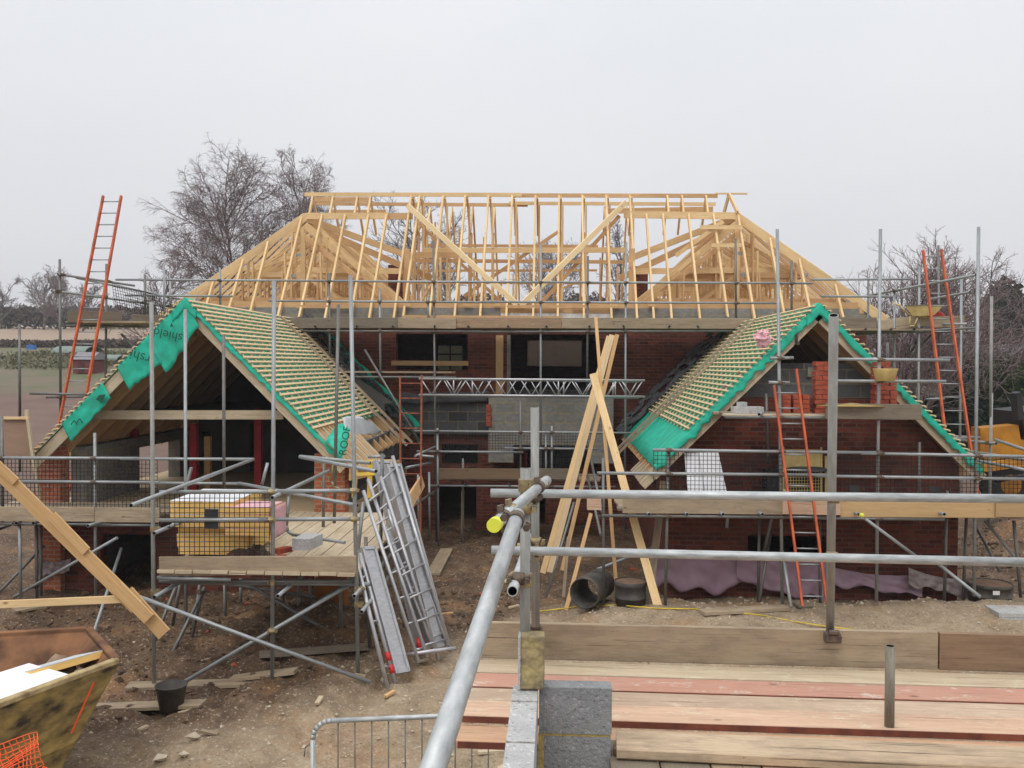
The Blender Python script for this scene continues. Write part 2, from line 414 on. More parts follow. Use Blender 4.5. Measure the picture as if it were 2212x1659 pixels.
# ------------------------------------------------------------------ ground
def sm(a, b, x):
    t = max(0, min(1, (x-a)/(b-a))); return t*t*(3-2*t)
def interp(tab, x):
    for (a, va), (b, vb) in zip(tab[:-1], tab[1:]):
        if x <= b: return va + (vb-va)*max(0, (x-a))/(b-a)
    return tab[-1][1]
PROF = [(0, 0), (22, 0), (32, 1.2), (45, 2.4), (60, 3.5), (80, 4.9), (120, 7.9), (150, 9.6), (200, 10.6), (300, 9.0), (600, 4)]
def gz(x, y):
    z = -3.83 + interp(PROF, y)*(1 if x < 5 else 1 - .45*sm(5, 40, x))
    if y < 30:
        k = 1 - sm(22, 30, y)
        z += k*(.13*(noise.noise(V((x*.5, y*.5, 3)))) + .06*noise.noise(V((x*1.7, y*1.7, 1))) + (.045+.05*sm(1, -2.5, x))*noise.noise(V((x*3.3, y*3.3, 7))) + (.022+.035*sm(.5, -2.5, x))*noise.noise(V((x*8, y*8, 2))))
        z += .24*math.exp(-((y-13.6)/1.0)**2)*sm(.2, 2.0, x) + .24*sm(3, 9, x)*math.exp(-((y-13.8)/1.3)**2)
        z += .30*math.exp(-((y-13.0)/.8)**2-((x+3.2)/1.6)**2)                      # dug heap under the platform
        z += .9*math.exp(-((y-18.5)/1.8)**2-((x-10.2)/2.0)**2)*(1+.4*noise.noise(V((x*1.5, y*1.5, 9))))
        for rx in (-.75, .75):
            dd_ = x-(-2.4+(y-8)*.42+.15*math.sin(y*.9))-rx
            z -= .05*math.exp(-(dd_/.13)**2)*(1-sm(12.5, 14, y)) - .03*math.exp(-((abs(dd_)-.24)/.09)**2)*(1-sm(12.5, 14, y))
        z -= .12*math.exp(-((y-10.6)/1.2)**2)*sm(-3.2, -5.2, x)
    return z
def lines(parts):
    out = []
    for a, b, st in parts:
        n = max(1, round((b-a)/st)); out += [a+(b-a)*i/n for i in range(n)]
    return out + [parts[-1][1]]
xs = lines([(-400, -60, 40), (-60, -16, 4), (-16, -8, .4), (-8, 8.6, .07), (8.6, 14, .3), (14, 60, 4), (60, 400, 40)])
ys = lines([(-12, 5, 1), (5, 16, .07), (16, 22, .14), (22, 40, .8), (40, 160, 4), (160, 600, 30)])
g = MB()
for y in ys:
    for x in xs: g.v.append(V((x, y, gz(x, y))))
nx = len(xs)
for j in range(len(ys)-1):
    for i in range(nx-1):
        q = (j*nx+i, j*nx+i+1, (j+1)*nx+i+1, (j+1)*nx+i)
        g.f.append(q); g.uv.append(((0, 0),)*4); g.sm.append(True); g.mi.append(0)
g.build('ground', GROUND, kind='structure', base=(0, 0, 0))
def hit(px, py):
    d = CAMM @ V(((px-1106)/F, -(py-829.5)/F, -1)); t = 1.0
    z = -3.8
    for _ in range(12):
        p = d*(z/d.z); z = .5*z+.5*gz(p.x, p.y)
    return V((p.x, p.y, gz(p.x, p.y)))
# stones
ico = []
def stone(mb, p, r, seed):
    b = len(mb.v); rnd = random.Random(seed)
    dirs = [(1, 0, 0), (-1, 0, 0), (0, 1, 0), (0, -1, 0), (0, 0, 1), (0, 0, -1)]
    rot = Matrix.Rotation(rnd.random()*6, 3, V((rnd.random(), rnd.random(), rnd.random()+.1)).normalized())
    sc = V((r*rnd.uniform(.7, 1.4), r*rnd.uniform(.6, 1.2), r*rnd.uniform(.4, .8)))
    for d in dirs:
        q = rot @ (V(d)*rnd.uniform(.75, 1.2)); mb.v.append(V(p) + V((q.x*sc.x, q.y*sc.y, q.z*sc.z)))
    for a in ((0, 2, 4), (2, 1, 4), (1, 3, 4), (3, 0, 4), (2, 0, 5), (1, 2, 5), (3, 1, 5), (0, 3, 5)):
        mb.face(tuple(b+i for i in a), ((0, 0), (.1, 0), (.1, .1)))
st = MB()
for i in range(5200):
    if i < 3600:
        y = random.uniform(6, 16.5); x = random.uniform(-5.5, 3.2) if y < 12 else random.uniform(-8, 8)
    else:
        y = random.uniform(12.2, 15); x = random.uniform(.3, 8.5)
    if x < -3.7+(y-9.3)*.6 and random.random() < .6: continue
    r = .008+.022*random.random()**3*(2.2 if random.random() < .08 else 1)
    stone(st, (x, y, gz(x, y)+r*.15), r, i)
cl_ = MB()
for i in range(3000):
    if i < 2300: x, y = random.uniform(-8, -.6), random.uniform(9.6, 15.5)
    else: x, y = random.uniform(7.4, 11.5), random.uniform(14.5, 19.5)
    if i < 2300 and (x > -4.2+(y-9.3)*.75 or math.hypot(x+4.25, y-10.05) < .45): continue
    r = .018+.06*random.random()**3
    stone(cl_, (x, y, gz(x, y)+r*.1), r, 7000+i)
cl_.build('mud_clods', plain('broken mud', (.13, .08, .05), (.06, .038, .025), .95, scale=2), label='broken brown mud clods strewn over the churned ground under the scaffold', cat='mud', kind='stuff')
rr = random.Random(11)
for i in range(16):
    x, y = rr.uniform(-6.3, 1.5), rr.uniform(11, 17.5); z = gz(x, y)
    mb = MB(); stone(mb, (0, 0, .02), rr.uniform(.05, .09), 300+i); o = mb.build('brick_bat', plain_brk, label='broken piece of red brick lying in the mud', cat='brick rubble', group='brick bats in the mud', base=(0, 0, 0)) ; o.location = (x, y, z)
st.build('loose_stones', STONE, label='loose pale stones scattered over the muddy gravel ground', cat='stones', kind='stuff')
for i, (px, py, r, lb) in enumerate([(347, 1643, .075, 'pale angular stone lying at the bottom edge of the photo right of the skip'), (418, 1597, .07, 'greyish stone half buried in the mud right of the skip'), (398, 1635, .05, 'small yellowish stone just right of the pale angular one')]):
    p = hit(px, py); p.z += .03; mb = MB(); stone(mb, p, r, 900+i); mb.build('stone', STONE, label=lb, cat='stone')

# ------------------------------------------------------------------ house
house = thing('unfinished_house', 'large brick and block house under construction with open timber roof and two battened gable wings', 'house', (-.9, 21, -3.85))
def wallbox(mb, x0, x1, z0, z1, y0, y1, ops=()):
    """wall along X with rectangular openings [(xa,xb,za,zb)]"""
    cuts = sorted({x0, x1, *[a for o in ops for a in o[:2]]})
    for a, b in zip(cuts[:-1], cuts[1:]):
        m_ = (a+b)/2; zz = z0
        for o in sorted([o for o in ops if o[0] < m_ < o[1]], key=lambda o: o[2]):
            if o[2] > zz: mb.box(a, b, y0, y1, zz, o[2])
            zz = o[3]
        if zz < z1: mb.box(a, b, y0, y1, zz, z1)
    return mb
def wallboxY(mb, y0, y1, z0, z1, x0, x1, ops=()):
    cuts = sorted({y0, y1, *[a for o in ops for a in o[:2]]})
    for a, b in zip(cuts[:-1], cuts[1:]):
        m_ = (a+b)/2; zz = z0
        for o in sorted([o for o in ops if o[0] < m_ < o[1]], key=lambda o: o[2]):
            if o[2] > zz: mb.box(x0, x1, a, b, zz, o[2])
            zz = o[3]
        if zz < z1: mb.box(x0, x1, a, b, zz, z1)
    return mb
YW = 21.4
def X(px, D): return U(px, 785, D).x
def Z(py, D): return U(1200, py, D).z
oa = (X(855, YW), X(1010, YW), Z(800, YW), Z(722, YW)); ob = (X(1095, YW), X(1292, YW), Z(860, YW), Z(722, YW))
od = [(X(955, YW), X(1033, YW), Z(1005, YW), Z(962, YW)), (X(945, YW), X(1030, YW), -4.2, Z(1048, YW)), (X(1110, YW), X(1270, YW), Z(1012, YW), Z(960, YW))]
wallbox(MB(), -8.9, 7.1, -.95, 1.0, YW, YW+.3, [oa, (ob[0], ob[1], -.95, ob[3])]).build('upper_wall', BRICK, house)
wallbox(MB(), -8.9, 7.1, -4.3, -.952, YW, YW+.3, od + [(X(1105, YW), X(1180, YW), -4.2, -2.9)]).build('lower_wall', BRICK, house)
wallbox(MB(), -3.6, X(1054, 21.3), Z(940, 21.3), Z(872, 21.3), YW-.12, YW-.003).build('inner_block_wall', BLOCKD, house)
wallbox(MB(), X(1056, 20.9), X(1326, 20.9), Z(1000, 20.9), Z(856, 20.9), 20.9, 21.36, [(X(1110, 20.9), X(1270, 20.9), Z(1000, 20.9), Z(962, 20.9))]).build('centre_block_wall', BLOCK, house)
mb = MB()
for k in range(6):
    mb.box(X(1050, 20.8), X(1062, 20.8)-.02*(k % 2), 20.85, 20.898, Z(923-8*k, 20.8)+.01, Z(915-8*k, 20.8))
mb.build('toothed_brick_edge', BRK, house)
def rag(u, v, a=V((-3.62, 21.2, Z(853, 21.2))), b=V((X(1056, 21.2), 21.2, Z(846, 21.2)))):
    p = a.lerp(b, u); return p + V((0, -.05*v + .04*noise.noise(V((u*9, v*3, 0))), -.24*v + .05*noise.noise(V((u*7, 1, 0)))))
MB().grid(rag, 30, 4, (0, -.006, -.002)).build('lead_flashing', LEAD, house)
# rear and side walls, floors
rw = [(X(1140, 30), X(1256, 30), Z(790, 30), Z(736, 30)), (X(945, 30), X(1000, 30), Z(812, 30), Z(745, 30)), (-.9, .9, -2.3, -1.2), (3, 5, -.4, .8), (-7, -5.5, -2.2, -1.1)]
wallbox(MB(), -8.9, 7.1, -4.3, 1.0, 30, 30.3, rw).build('rear_wall', BRICK, house)
wallboxY(MB(), YW+.3, 30, -4.3, 1.0, -8.9, -8.6).build('side_wall', BRICK, house)
wallboxY(MB(), YW+.3, 30, -4.3, 1.0, 6.8, 7.1).build('side_wall', BRICK, house)
MB().box(-8.6, 6.8, YW+.3, 30, -2.75, -2.5).build('ground_floor', CONC, house)
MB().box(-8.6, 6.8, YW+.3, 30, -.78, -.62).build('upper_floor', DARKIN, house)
MB().box(-8.6, 6.8, YW+.3, 30, 1.01, 1.05).build('shading_deck', FLOORB, house)  # unseen deck added to keep daylight out of the rooms below
# block course and plates on top of the wall
wallbox(MB(), -8.9, 7.1, 1.0, 1.285, YW+.002, YW+.22, [(X(1080, YW), X(1322, YW), 1.0, 1.285)]).build('top_block_course', BLOCK, house)
MB().box(X(1081, YW), X(1321, YW), YW+.002, YW+.2, 1.0, 1.16).build('lintel', WHITE, house)
mb = MB()
mb.beam((-8.9, YW+.1, 1.36), (7.1, YW+.1, 1.36), .1, .145); mb.beam((-8.9, YW+.5, 1.3), (7.1, YW+.5, 1.3), .1, .18)
mb.beam((-8.9, 29.9, 1.2), (7.1, 29.9, 1.2), .1, .15); mb.beam((-8.75, YW, 1.25), (-8.75, 30, 1.25), .1, .15); mb.beam((6.95, YW, 1.25), (6.95, 30, 1.25), .1, .15)
mb.beam((X(1080, YW), YW+.03, 1.22), (X(1322, YW), YW+.03, 1.22), .05, .1)
mb.build('wall_plate', PINE2, house)
# brick stubs of gable walls standing behind the roof frame
MB().box(X(838, 25), X(878, 25), 25, 25.5, 1.05, Z(572, 25)).build('chimney_stack', BRICK, house)
MB().box(X(1366, 25), X(1398, 25), 25, 25.5, 1.05, Z(575, 25)).build('chimney_stack', BRICK, house)
# window details
mb = MB(); xm = (oa[0]+oa[1])/2
mb.beam((oa[0]-.1, YW-.03, Z(786, YW)), (oa[1]+.02, YW-.03, Z(786, YW)), .05, .11)
mb.build('timber_across_window', PINE2, house)
mb = MB(); a = U(945, 745, 29.95); b_ = U(1000, 812, 29.95)
for t in (.0, .5, 1.0): mb.beam((a.x+(b_.x-a.x)*t, 29.95, a.z), (a.x+(b_.x-a.x)*t, 29.95, b_.z), .05, .04)
for t in (0, .3, 1.0): mb.beam((a.x, 29.95, a.z+(b_.z-a.z)*t), (b_.x, 29.95, a.z+(b_.z-a.z)*t), .04, .05)
mb.build('window_frame', BLACK, house)
o = rw[0]
MB().grid(lambda u, v: (o[0]-.03+(o[1]-o[0]+.06)*u, 29.95+.04*noise.noise(V((u*9, v*7, 0))), o[2]-.03+(o[3]-o[2]+.06)*v), 30, 14, (0, .003, 0)).build('window_sheet', SHEET, house)
MB().beam((ob[0]-.17, YW-.02, .65), (ob[0]-.17, YW-.02, Z(856, YW)), .17, .05, V((0, 1, 0))).build('door_post', PINE2, house)
MB().box(ob[0]-.06, ob[0]+.08, YW+.003, YW+.25, ob[2]+.05, ob[3]-.02).build('opening_jamb', BLOCK, house)
for px, py0, py1, D in ((1108, 975, 1050, 21.6), (1135, 975, 1060, 22.0)):
    MB().box(X(px, D)-.06, X(px, D)+.06, D, D+.1, Z(1150, D), Z(py0, D)).build('steel_post', RED, house)
MB().beam(U(1000, 1060, 21), U(998, 1190, 21), .1, .06).build('timber_post', PINE2, house)

o = rw[1]
MB().grid(lambda u, v: (o[0]+.02+(o[1]-o[0]-.04)*u, 30.15+.03*noise.noise(V((u*9, v*7, 5))), o[2]+.02+(o[3]-o[2]-.04)*v), 20, 14, (0, .003, 0)).build('window_sheet', SHEETDIM, house)  # added sheet, dark and tinted to dim the sky behind this window
# ---- roof geometry of the main block
EZ, EY, RY, RZ, RY2, BY, BZ = 1.08, 21.2, 23.6, 4.24, 25.2, 23.19, 3.70
HL, HR, EL, ER = -6.33, 4.42, -9.09, 7.28
SLR = (RZ-EZ)/(RY-EY)
def fz(y): return EZ + (y-EY)*SLR
UPR = V((0, -SLR, 1)).normalized()
def raf(x0, x1=None, ytop=RY, w=.047, d=.125, name='rafter', y0=None):
    x1 = x0 if x1 is None else x1; y0 = EY-.12 if y0 is None else y0
    jx = random.uniform(-.02, .02)
    MB().beam((x0+jx, y0, fz(y0)), (x1, ytop, fz(ytop)), w, d, UPR).build(name, PINE, house)
BRACE = wood('pale bright brace', (.92, .74, .46), (.80, .60, .34))
cen = [-3.72, -3.5, -2.9, -2.33, -1.74, -1.13, -.54, .06, .65, 1.25, 1.85]
for x in cen: raf(x, x)
lb = [-6.43, -5.92, -5.33, -4.74, -4.28]; rb = [2.23, 2.64, 3.27, 3.88, 4.48]
for x in lb+rb: raf(x, x, BY)
for x in (-7.12, -7.62, -8.2): raf(x, x, EY+(x-EL)/(HL-EL)*(BY-EY))
for x in (5.15, 5.75, 6.45): raf(x, x, EY+(ER-x)/(ER-HR)*(BY-EY))
def bm(p, q, w=.045, h=.14, name='rail', mat=PINE, up=UPZ): return MB().beam(p, q, w, h, up).build(name, mat, house)
# ridges
bm(U(658, 420, RY), U(1128, 421, RY), .04, .10, 'ridge_board'); bm(U(1112, 422, RY+.05), U(1550, 423, RY+.05), .04, .10, 'ridge_board', PINE2)
bm(U(1545, 418, RY+.04), U(1614, 418.5, RY+.04), .05, .035, 'ridge_board')
bm(U(683, 440, RY2), U(1140, 443, RY2), .04, .09, 'ridge_board', PINE2); bm(U(1100, 439, RY2-.05), U(1546, 441, RY2-.05), .04, .09, 'ridge_board')
# side beams
bm((HL-.02, BY, BZ+.0), (X(838, BY), BY, BZ), .045, .16, 'girder'); bm((X(838, BY+.05), BY+.05, BZ), (X(890, BY), BY+.05, BZ), .045, .16, 'girder', PINE2)
bm((X(1345, BY), BY, BZ+.02), (HR, BY, BZ-.02), .045, .17, 'girder'); bm(U(1313, 456, 24.2), U(1540, 452, 24.2), .045, .13, 'girder', PINE2)
bm(U(672, 431, 24.6), U(801, 431, 24.6), .045, .12, 'rail', PINE2); bm(U(715, 458, 26), U(834, 458, 26), .045, .12, 'rail', PINE2)
# hips
def hip(a, b, h=.22): MB().beam(a, b, .05, h).build('hip_rafter', PINE, house)
hip((EL-.1, EY-.08, EZ-.06), (HL, BY, BZ), .19); hip((ER+.12, EY-.08, EZ-.08), (HR, BY, BZ), .20)
hip((EL, 30.2, EZ), (HL, 28, BZ)); hip((ER, 30.2, EZ), (HR, 28, BZ))
# short A pairs over the side beams
for x in (-6.27, -5.74, -5.11, -4.77, 2.79, 3.16, 3.76):
    MB().beam((x, BY+.02, BZ-.05), (x, RY, RZ), .045, .1, UPR).beam((x, RY, RZ), (x, RY+.75, RZ-.85), .045, .09).build('rafter', PINE, house)
MB().beam((4.34, RY, RZ+.04), (4.45, BY-.1, BZ+.05), .045, .1).beam((4.34, RY+.03, RZ+.04), (4.24, RY+.4, BZ), .045, .1).build('rafter', PINE, house)
# centre trusses behind the front rafters
for i, x in enumerate(cen):
    mb = MB(); xx = x+.05
    mb.beam((xx, RY, RZ-.02), (xx, RY+.8, RZ-.85), .045, .09); mb.beam((xx, RY+.8, RZ-.85), (xx, RY2, RZ-.02), .045, .09)
    mb.beam((xx, RY2, RZ), (xx, RY2+2.5, EZ+.1), .045, .1)
    mb.beam((xx+.03, RY+.8, RZ-.8), (xx+.03, RY+.8, 1.1), .05, .1, V((0, 1, 0)))
    mb.beam((xx+.05, RY+.05, RZ-.2), (xx+.05, RY+.05, 1.1), .04, .09, V((0, 1, 0)))
    if i % 2: mb.beam((xx-.06, 26.3, 3.0), (xx-.06, 26.3, 1.1), .04, .09, V((0, 1, 0)))
    mb.beam((xx, 22.3, 1.1), (xx-.04, 22.35, fz(22.35)-.1), .045, .07, V((0, 1, 0))) if i in (0, 1, 2, 4, 10) else None
    if i in (1, 3, 5, 8, 9): mb.beam((xx+.02, 22.0, 1.12), (xx+.03, RY2-.1, 1.9+.2*(i % 3)), .045, .08)
    mb.build('roof_truss', PINE if i % 3 else PINE2, house)
for i in range(15):
    x = -3.55+.39*i+random.uniform(-.05, .05); yy = random.choice((22.4, 26.6, 27.4))
    if x < 0 or i % 2: MB().beam((x, yy, 1.1), (x+random.uniform(-.03, .03), yy, min(fz(yy)-.1, random.uniform(2.1, 3.2))), .045, .09, V((0, 1, 0))).build('stud', PINE2 if i % 2 else PINE, house)
for i in range(6):
    x = -3.62+.33*i
    MB().beam((x, 24.9, 1.1), (x+.02, 24.9, 3.9-.1*i), .045, .08, V((0, 1, 0))).build('stud', PINE2 if i % 2 else PINE, house)
for k, (x0, y0, D0, x1, y1, D1, w, h, mt) in enumerate([(913, 541, 23.2, 1350, 540, 23.2, .045, .13, PINE), (868, 551, 23.1, 1000, 551, 23.1, .045, .14, PINE2),
        (900, 563, 23.6, 1345, 566, 24.4, .045, .09, PINE2), (925, 530, 25.4, 1292, 532, 25.4, .045, .07, PINE2), (905, 585, 26.6, 1290, 584, 26.6, .045, .06, PINE2),
        (875, 612, 27, 1330, 612, 27, .045, .05, PINE2)]):
    bm(U(x0, y0, D0), U(x1, y1, D1), w, h, 'collar_rail', mt)
for x0, y0, D0, x1, y1, D1, w, mt in [(880, 444, 23.05, 1118, 659, 21.3, .13, BRACE), (1352, 437, 23.05, 1124, 661, 21.3, .13, BRACE), (1338, 466, 24.3, 1170, 654, 24.3, .10, PINE2),
        (1207, 500, 25.6, 1002, 640, 25.6, .09, PINE2), (900, 478, 24.4, 1085, 655, 24.4, .08, PINE2), (1270, 600, 26, 1175, 640, 26, .05, PINE2)]:
    bm(U(x0, y0, D0), U(x1, y1, D1), .045, w, 'diagonal_brace', mt)
# cross roofs over the two side bays: trusses one behind another
def side_truss(y, xa, xr, xb, top, first=False):
    mb = MB(); zb = 1.22
    zt = min(top, fz(y)-.12)
    sl = (top-zb)/(xr-xa)
    xl = xa+(zt-zb)/sl
    xi = xr+(xr-xa)*(xb-xr)/abs(xb-xr)*0 + (xb-xr)*(top-zt)/(top-zb) + (xr-xr)
    mb.beam((xa, y, zb), (xl, y, zt), .045, .085, V((0, 1, 0)).cross(V((xl-xa, 0, zt-zb))))
    mb.beam((xi, y, zt), (xb, y, zb+.1), .045, .085, V((0, 1, 0)).cross(V((xb-xi, 0, zb+.1-zt))))
    if zt < top-.05 and 22.3 < y < 22.5: mb.beam((xl, y, zt), (xi, y, zt), .045, .14)
    mb.beam((xa, y, zb), (xb, y, zb), .045, .12)
    zc = min(2.2, zt) if y > 22.9 or 22.3 < y < 22.5 else 1.5
    mb.beam((xa+(zc-zb)/sl, y+.03, zc), (xr+(xb-xr)*(top-zc)/(top-zb)*.94, y+.03, zc), .045, .13)
    for t in (.27, .45, .62, .8):
        xx = xa+(xb-xa)*t
        zz = min(zt, zb+abs(xx-xa)*abs(sl), zb+abs(xb-xx)*(top-zb)/abs(xb-xr))
        mb.beam((xx, y-.03, zb), (xx+random.uniform(-.05, .05), y-.03, zz), .045, .085, V((0, 1, 0)))
    mb.beam((xa+(xb-xa)*.3, y-.01, zb), (xr, y-.01, zc), .045, .09); mb.beam((xr, y-.01, zc), (xa+(xb-xa)*.78, y-.01, zb), .045, .09)
    if zt > 3: mb.beam((xa+(zc-zb)/sl, y, zc), (xr, y, zt-.5), .045, .08)
    mb.m = 1
    for px_, pz_ in ((xa+(zc-zb)/sl, zc), (xr, zc), (xa+.1*(xr-xa), zb+.03), (xr, zt-.06), (xa+(xb-xa)*.78, zb), (xa+(xb-xa)*.45, zb)):
        mb.box(px_-.06, px_+.06, y-.026, y-.0235, pz_-.04, pz_+.04)
    mb.build('roof_truss', [PINE if random.random() < .6 else PINE2, GALV], house)
y = 22.1
k = 0
while y < 29.8:
    side_truss(y, EL+.1, HL, -3.75, BZ); side_truss(y+.03, ER-.1, HR, 1.95, BZ)
    y += .42 if y < 24.5 else .52; k += 1
for s, xr, xb, xe in ((-1, HL, -3.6, EL), (1, HR, 1.8, ER)):
    # valley rafters and long diagonals from the hip peak down towards the centre
    bm((xr, BY+.05, BZ-.06), (xb, 24.4, 2.72), .045, .16, 'valley_rafter')
    bm((xr, BY+.1, BZ-.2), (xb*.9, 24.0, 2.2), .045, .16, 'valley_rafter', PINE2)
    bm((xr, BY-.1, BZ-.25), (xb, 22.3, 1.35), .05, .16, 'valley_rafter')
    bm((xr*1.03, BY-.2, BZ-.4), (xb*1.05, 21.9, 1.3), .05, .12, 'valley_rafter', PINE2)
    bm((xb, 22.2, 1.2), (xb, 22.2, 2.75), .14, .09, 'post', PINE2, V((0, 1, 0))); bm((xr+.3*s*0, 22.9, 1.2), (xr, 22.9, 3.3), .12, .06, 'post', PINE, V((0, 1, 0)))
    bm((xe-s*1.45, BY, 2.35), (xb, 22.6, 2.25), .05, .14, 'rail', PINE)
    for t in (.2, .36, .52, .68, .84):
        bm((xe+(xr-xe)*t, 21.5, fz(21.5)-.12), (xe+(xr-xe)*t*1.02, 21.55, 1.2), .05, .07, 'post', PINE2, V((0, 1, 0))) if t > .3 else None
# short noggins nailed on the right hip
bm(U(1512, 491, 22.7), U(1604, 491, 22.7), .03, .10, 'noggin'); bm(U(1537, 530, 22.3), U(1602, 530, 22.3), .03, .09, 'noggin')
bm(U(1562, 478, 22.8), U(1460, 552, 22.6), .03, .1, 'noggin')
for px in (640, 1095, 1235): bm(U(px, 662, 21.3), U(px+120, 663, 21.3), .04, .07, 'fascia_board', PINE2)
# sprocket triangles at the plate
for px in (870, 1000, 1065, 1400, 1320):
    p = U(px, 662, 21.3); MB().hexa([p, p+V((.22, 0, 0)), p+V((.22, .04, 0)), p+V((0, .04, 0))], [p+V((0, 0, .17)), p+V((.01, 0, .17)), p+V((.01, .04, .17)), p+V((0, .04, .17))]).build('gusset', PINE2, house)

# ------------------------------------------------------------------ gable wings
YV = 14.6
wing = dict(L=dict(ax=-5.94, az=.99, hw=2.58, y1=21.35), Rr=dict(ax=4.08, az=.93, hw=2.56, y1=21.35))
def slope_pt(w, side, s, y, lift=0):
    """s metres across from ridge, on the slope; lift normal"""
    return V((w['ax']+side*s, y, w['az']-s)) + V((side*.7071, 0, .7071))*lift
def wing_roof(w, key):
    sl = w['hw']; y1 = w['y1']
    for side in (-1, 1):
        # rafters
        y = YV+.03; n = 0
        while y < y1-.05:
            a = slope_pt(w, side, .02, y, -.10); b = slope_pt(w, side, sl+.05, y, -.10)
            MB().beam(a, b, .05, .17, V((side, 0, 1))).build('rafter', PALEBOARD if n == 0 else PINE2, house)
            y += .6; n += 1
        # membrane
        smax = sl-.02
        if key == 'L' and side == 1: smax = 2.12
        def fm(u, v, side=side, smax=smax):
            s_ = .0+smax*v; yy = YV-.02+(y1-YV)*u
            return slope_pt(w, side, s_, yy, .006-.012*abs(math.sin((yy-YV)/.42*math.pi)))
        mb = MB(); mb.grid(fm, 64, 14, slope_pt(w, side, 0, 0, -.004)-slope_pt(w, side, 0, 0, 0))
        for i in range(64*14, 64*14*2): mb.mi[i] = 1
        mb.build('roof_membrane', [GREEN, MEMIN], house)
        cmax = 2.0 if (key == 'Rr' and side == -1) else smax
        # counter battens + battens
        mb = MB(); y = YV+.05+(.0 if key == 'L' else .3)
        while y < y1-.1:
            mb.beam(slope_pt(w, side, .03, y, .018), slope_pt(w, side, cmax, y, .018), .045, .022, V((side, 0, 1))); y += .42
        mb.build('counter_battens', BATTEN, house)
        mb = MB(); s_ = .05
        lim = sl-.06
        if key == 'L' and side == 1: lim = 2.08
        if key == 'Rr' and side == -1: lim = 1.98
        k = 0
        while s_ < lim:
            e = YV-.09+random.uniform(-.035, .03); lf = .045
            far = y1-.35 if k % 2 else y1-.15
            mb.beam(slope_pt(w, side, s_, e, lf), slope_pt(w, side, s_, far, lf+random.uniform(-.004, .004)), .040 if key == 'L' else .030, .022, V((side, 0, 1)))
            s_ += .0745 if key == 'L' else .0735; k += 1
        mb.build('tile_battens', BATTEN, house)
        # rake boards beside the main wall
        if (key == 'L' and side == 1) or (key == 'Rr' and side == -1):
            for yy in (19.3, 20.0) if key == 'L' else (18.5, 19.15):
                MB().beam(slope_pt(w, side, .08, yy, .075), slope_pt(w, side, sl+.2, yy-.1, .085), .075, .045, V((side, 0, 1))).build('rake_board', OLDBOARD, house)
            # ragged slates and lead at the abutment
            mb = MB(); rnd = random.Random(5)
            n = 44
            for i in range(n):
                s0 = .1+(sl-.1)*i/n
                for j in range(2):
                    p = slope_pt(w, side, s0, y1-.55+.2*j, .08+.12*j+rnd.uniform(-.03, .06)); rot = Matrix.Rotation(side*R(45)+rnd.uniform(-.3, .3), 3, 'Y') @ Matrix.Rotation(rnd.uniform(-.3, .3), 3, 'X')
                    mb.obox(p, .16, .25, .05, rot)
            mb.build('abutment_slates', LEAD, house)
            if key == 'L':
                def fl(u, v, w=w): 
                    return slope_pt(w, 1, .35+2.3*u, y1-.32+.04*noise.noise(V((u*8, v, 3))), .10+.22*v+.08*noise.noise(V((u*10, v*2, 0))))
                MB().grid(fl, 40, 3, (0, -.004, 0)).build('loose_membrane_edge', GREEN, house)
        # membrane folded over the verge
        def fv(u, v, side=side):
            s_ = .0+(sl-.02)*u
            d = (.085 if key == 'L' else .105)+.05*noise.noise(V((u*11, side, 0)))+.06*noise.noise(V((u*34, side, 4)))
            if key == 'L' and side == 1: d *= .75
            return slope_pt(w, side, s_, YV-.035-.02*math.sin(v*2)+.01*noise.noise(V((u*40, v, 1))), .01-d*v)
        if not (key == 'L' and side == -1):
            MB().grid(fv, 90, 4, (0, -.003, 0)).build('verge_membrane', GREEN, house)
wing_roof(wing['L'], 'L'); wing_roof(wing['Rr'], 'Rr')
for w_ in wing.values():
    def rc(u, v, w_=w_):
        a_ = (u-.5)*2; y_ = YV-.06+.35*v
        return V((w_['ax']+.17*a_, y_+.012*noise.noise(V((u*9, v*5, 2))), w_['az']+.035-.17*abs(a_)))
    MB().grid(rc, 14, 4, (0, 0, .004), smooth=False).build('ridge_membrane', GREEN, house)
    def rf_(u, v, w_=w_):
        a_ = (u-.5)*2; return V((w_['ax']+.19*a_, YV-.062-.01*v, w_['az']+.03-.19*abs(a_)-(.17-.03*a_)*v+.02*noise.noise(V((u*7, v, 4)))*v))
    MB().grid(rf_, 16, 4, (0, -.003, 0)).build('ridge_membrane', GREEN, house)
W = wing['L']
# big green flaps hanging over the left verge of the left wing
def flap(s0, s1, d0, d1, n=40, seed=0, name='hanging_membrane'):
    def f(u, v):
        s_ = s0+(s1-s0)*u
        d = (d0+(d1-d0)*u)*(1+.10*noise.noise(V((u*3+seed, 0, 0))))
        p = slope_pt(W, -1, s_, YV-.05-.02*v+.02*noise.noise(V((u*6+seed, v*3, 0))), .02)
        return p + V((.5*d*v, 0, -.86*d*v)) + V((0, 0, -.03*v*noise.noise(V((u*9, 5, seed)))))
    return MB().grid(f, n, 8, (0, -.003, 0)).build(name, GREEN, house)
flap(0.0, .62, .52, .66, seed=1); flap(.60, 1.10, .50, .42, seed=4, n=24); flap(1.34, 2.02, .30, .34, seed=8, n=28)
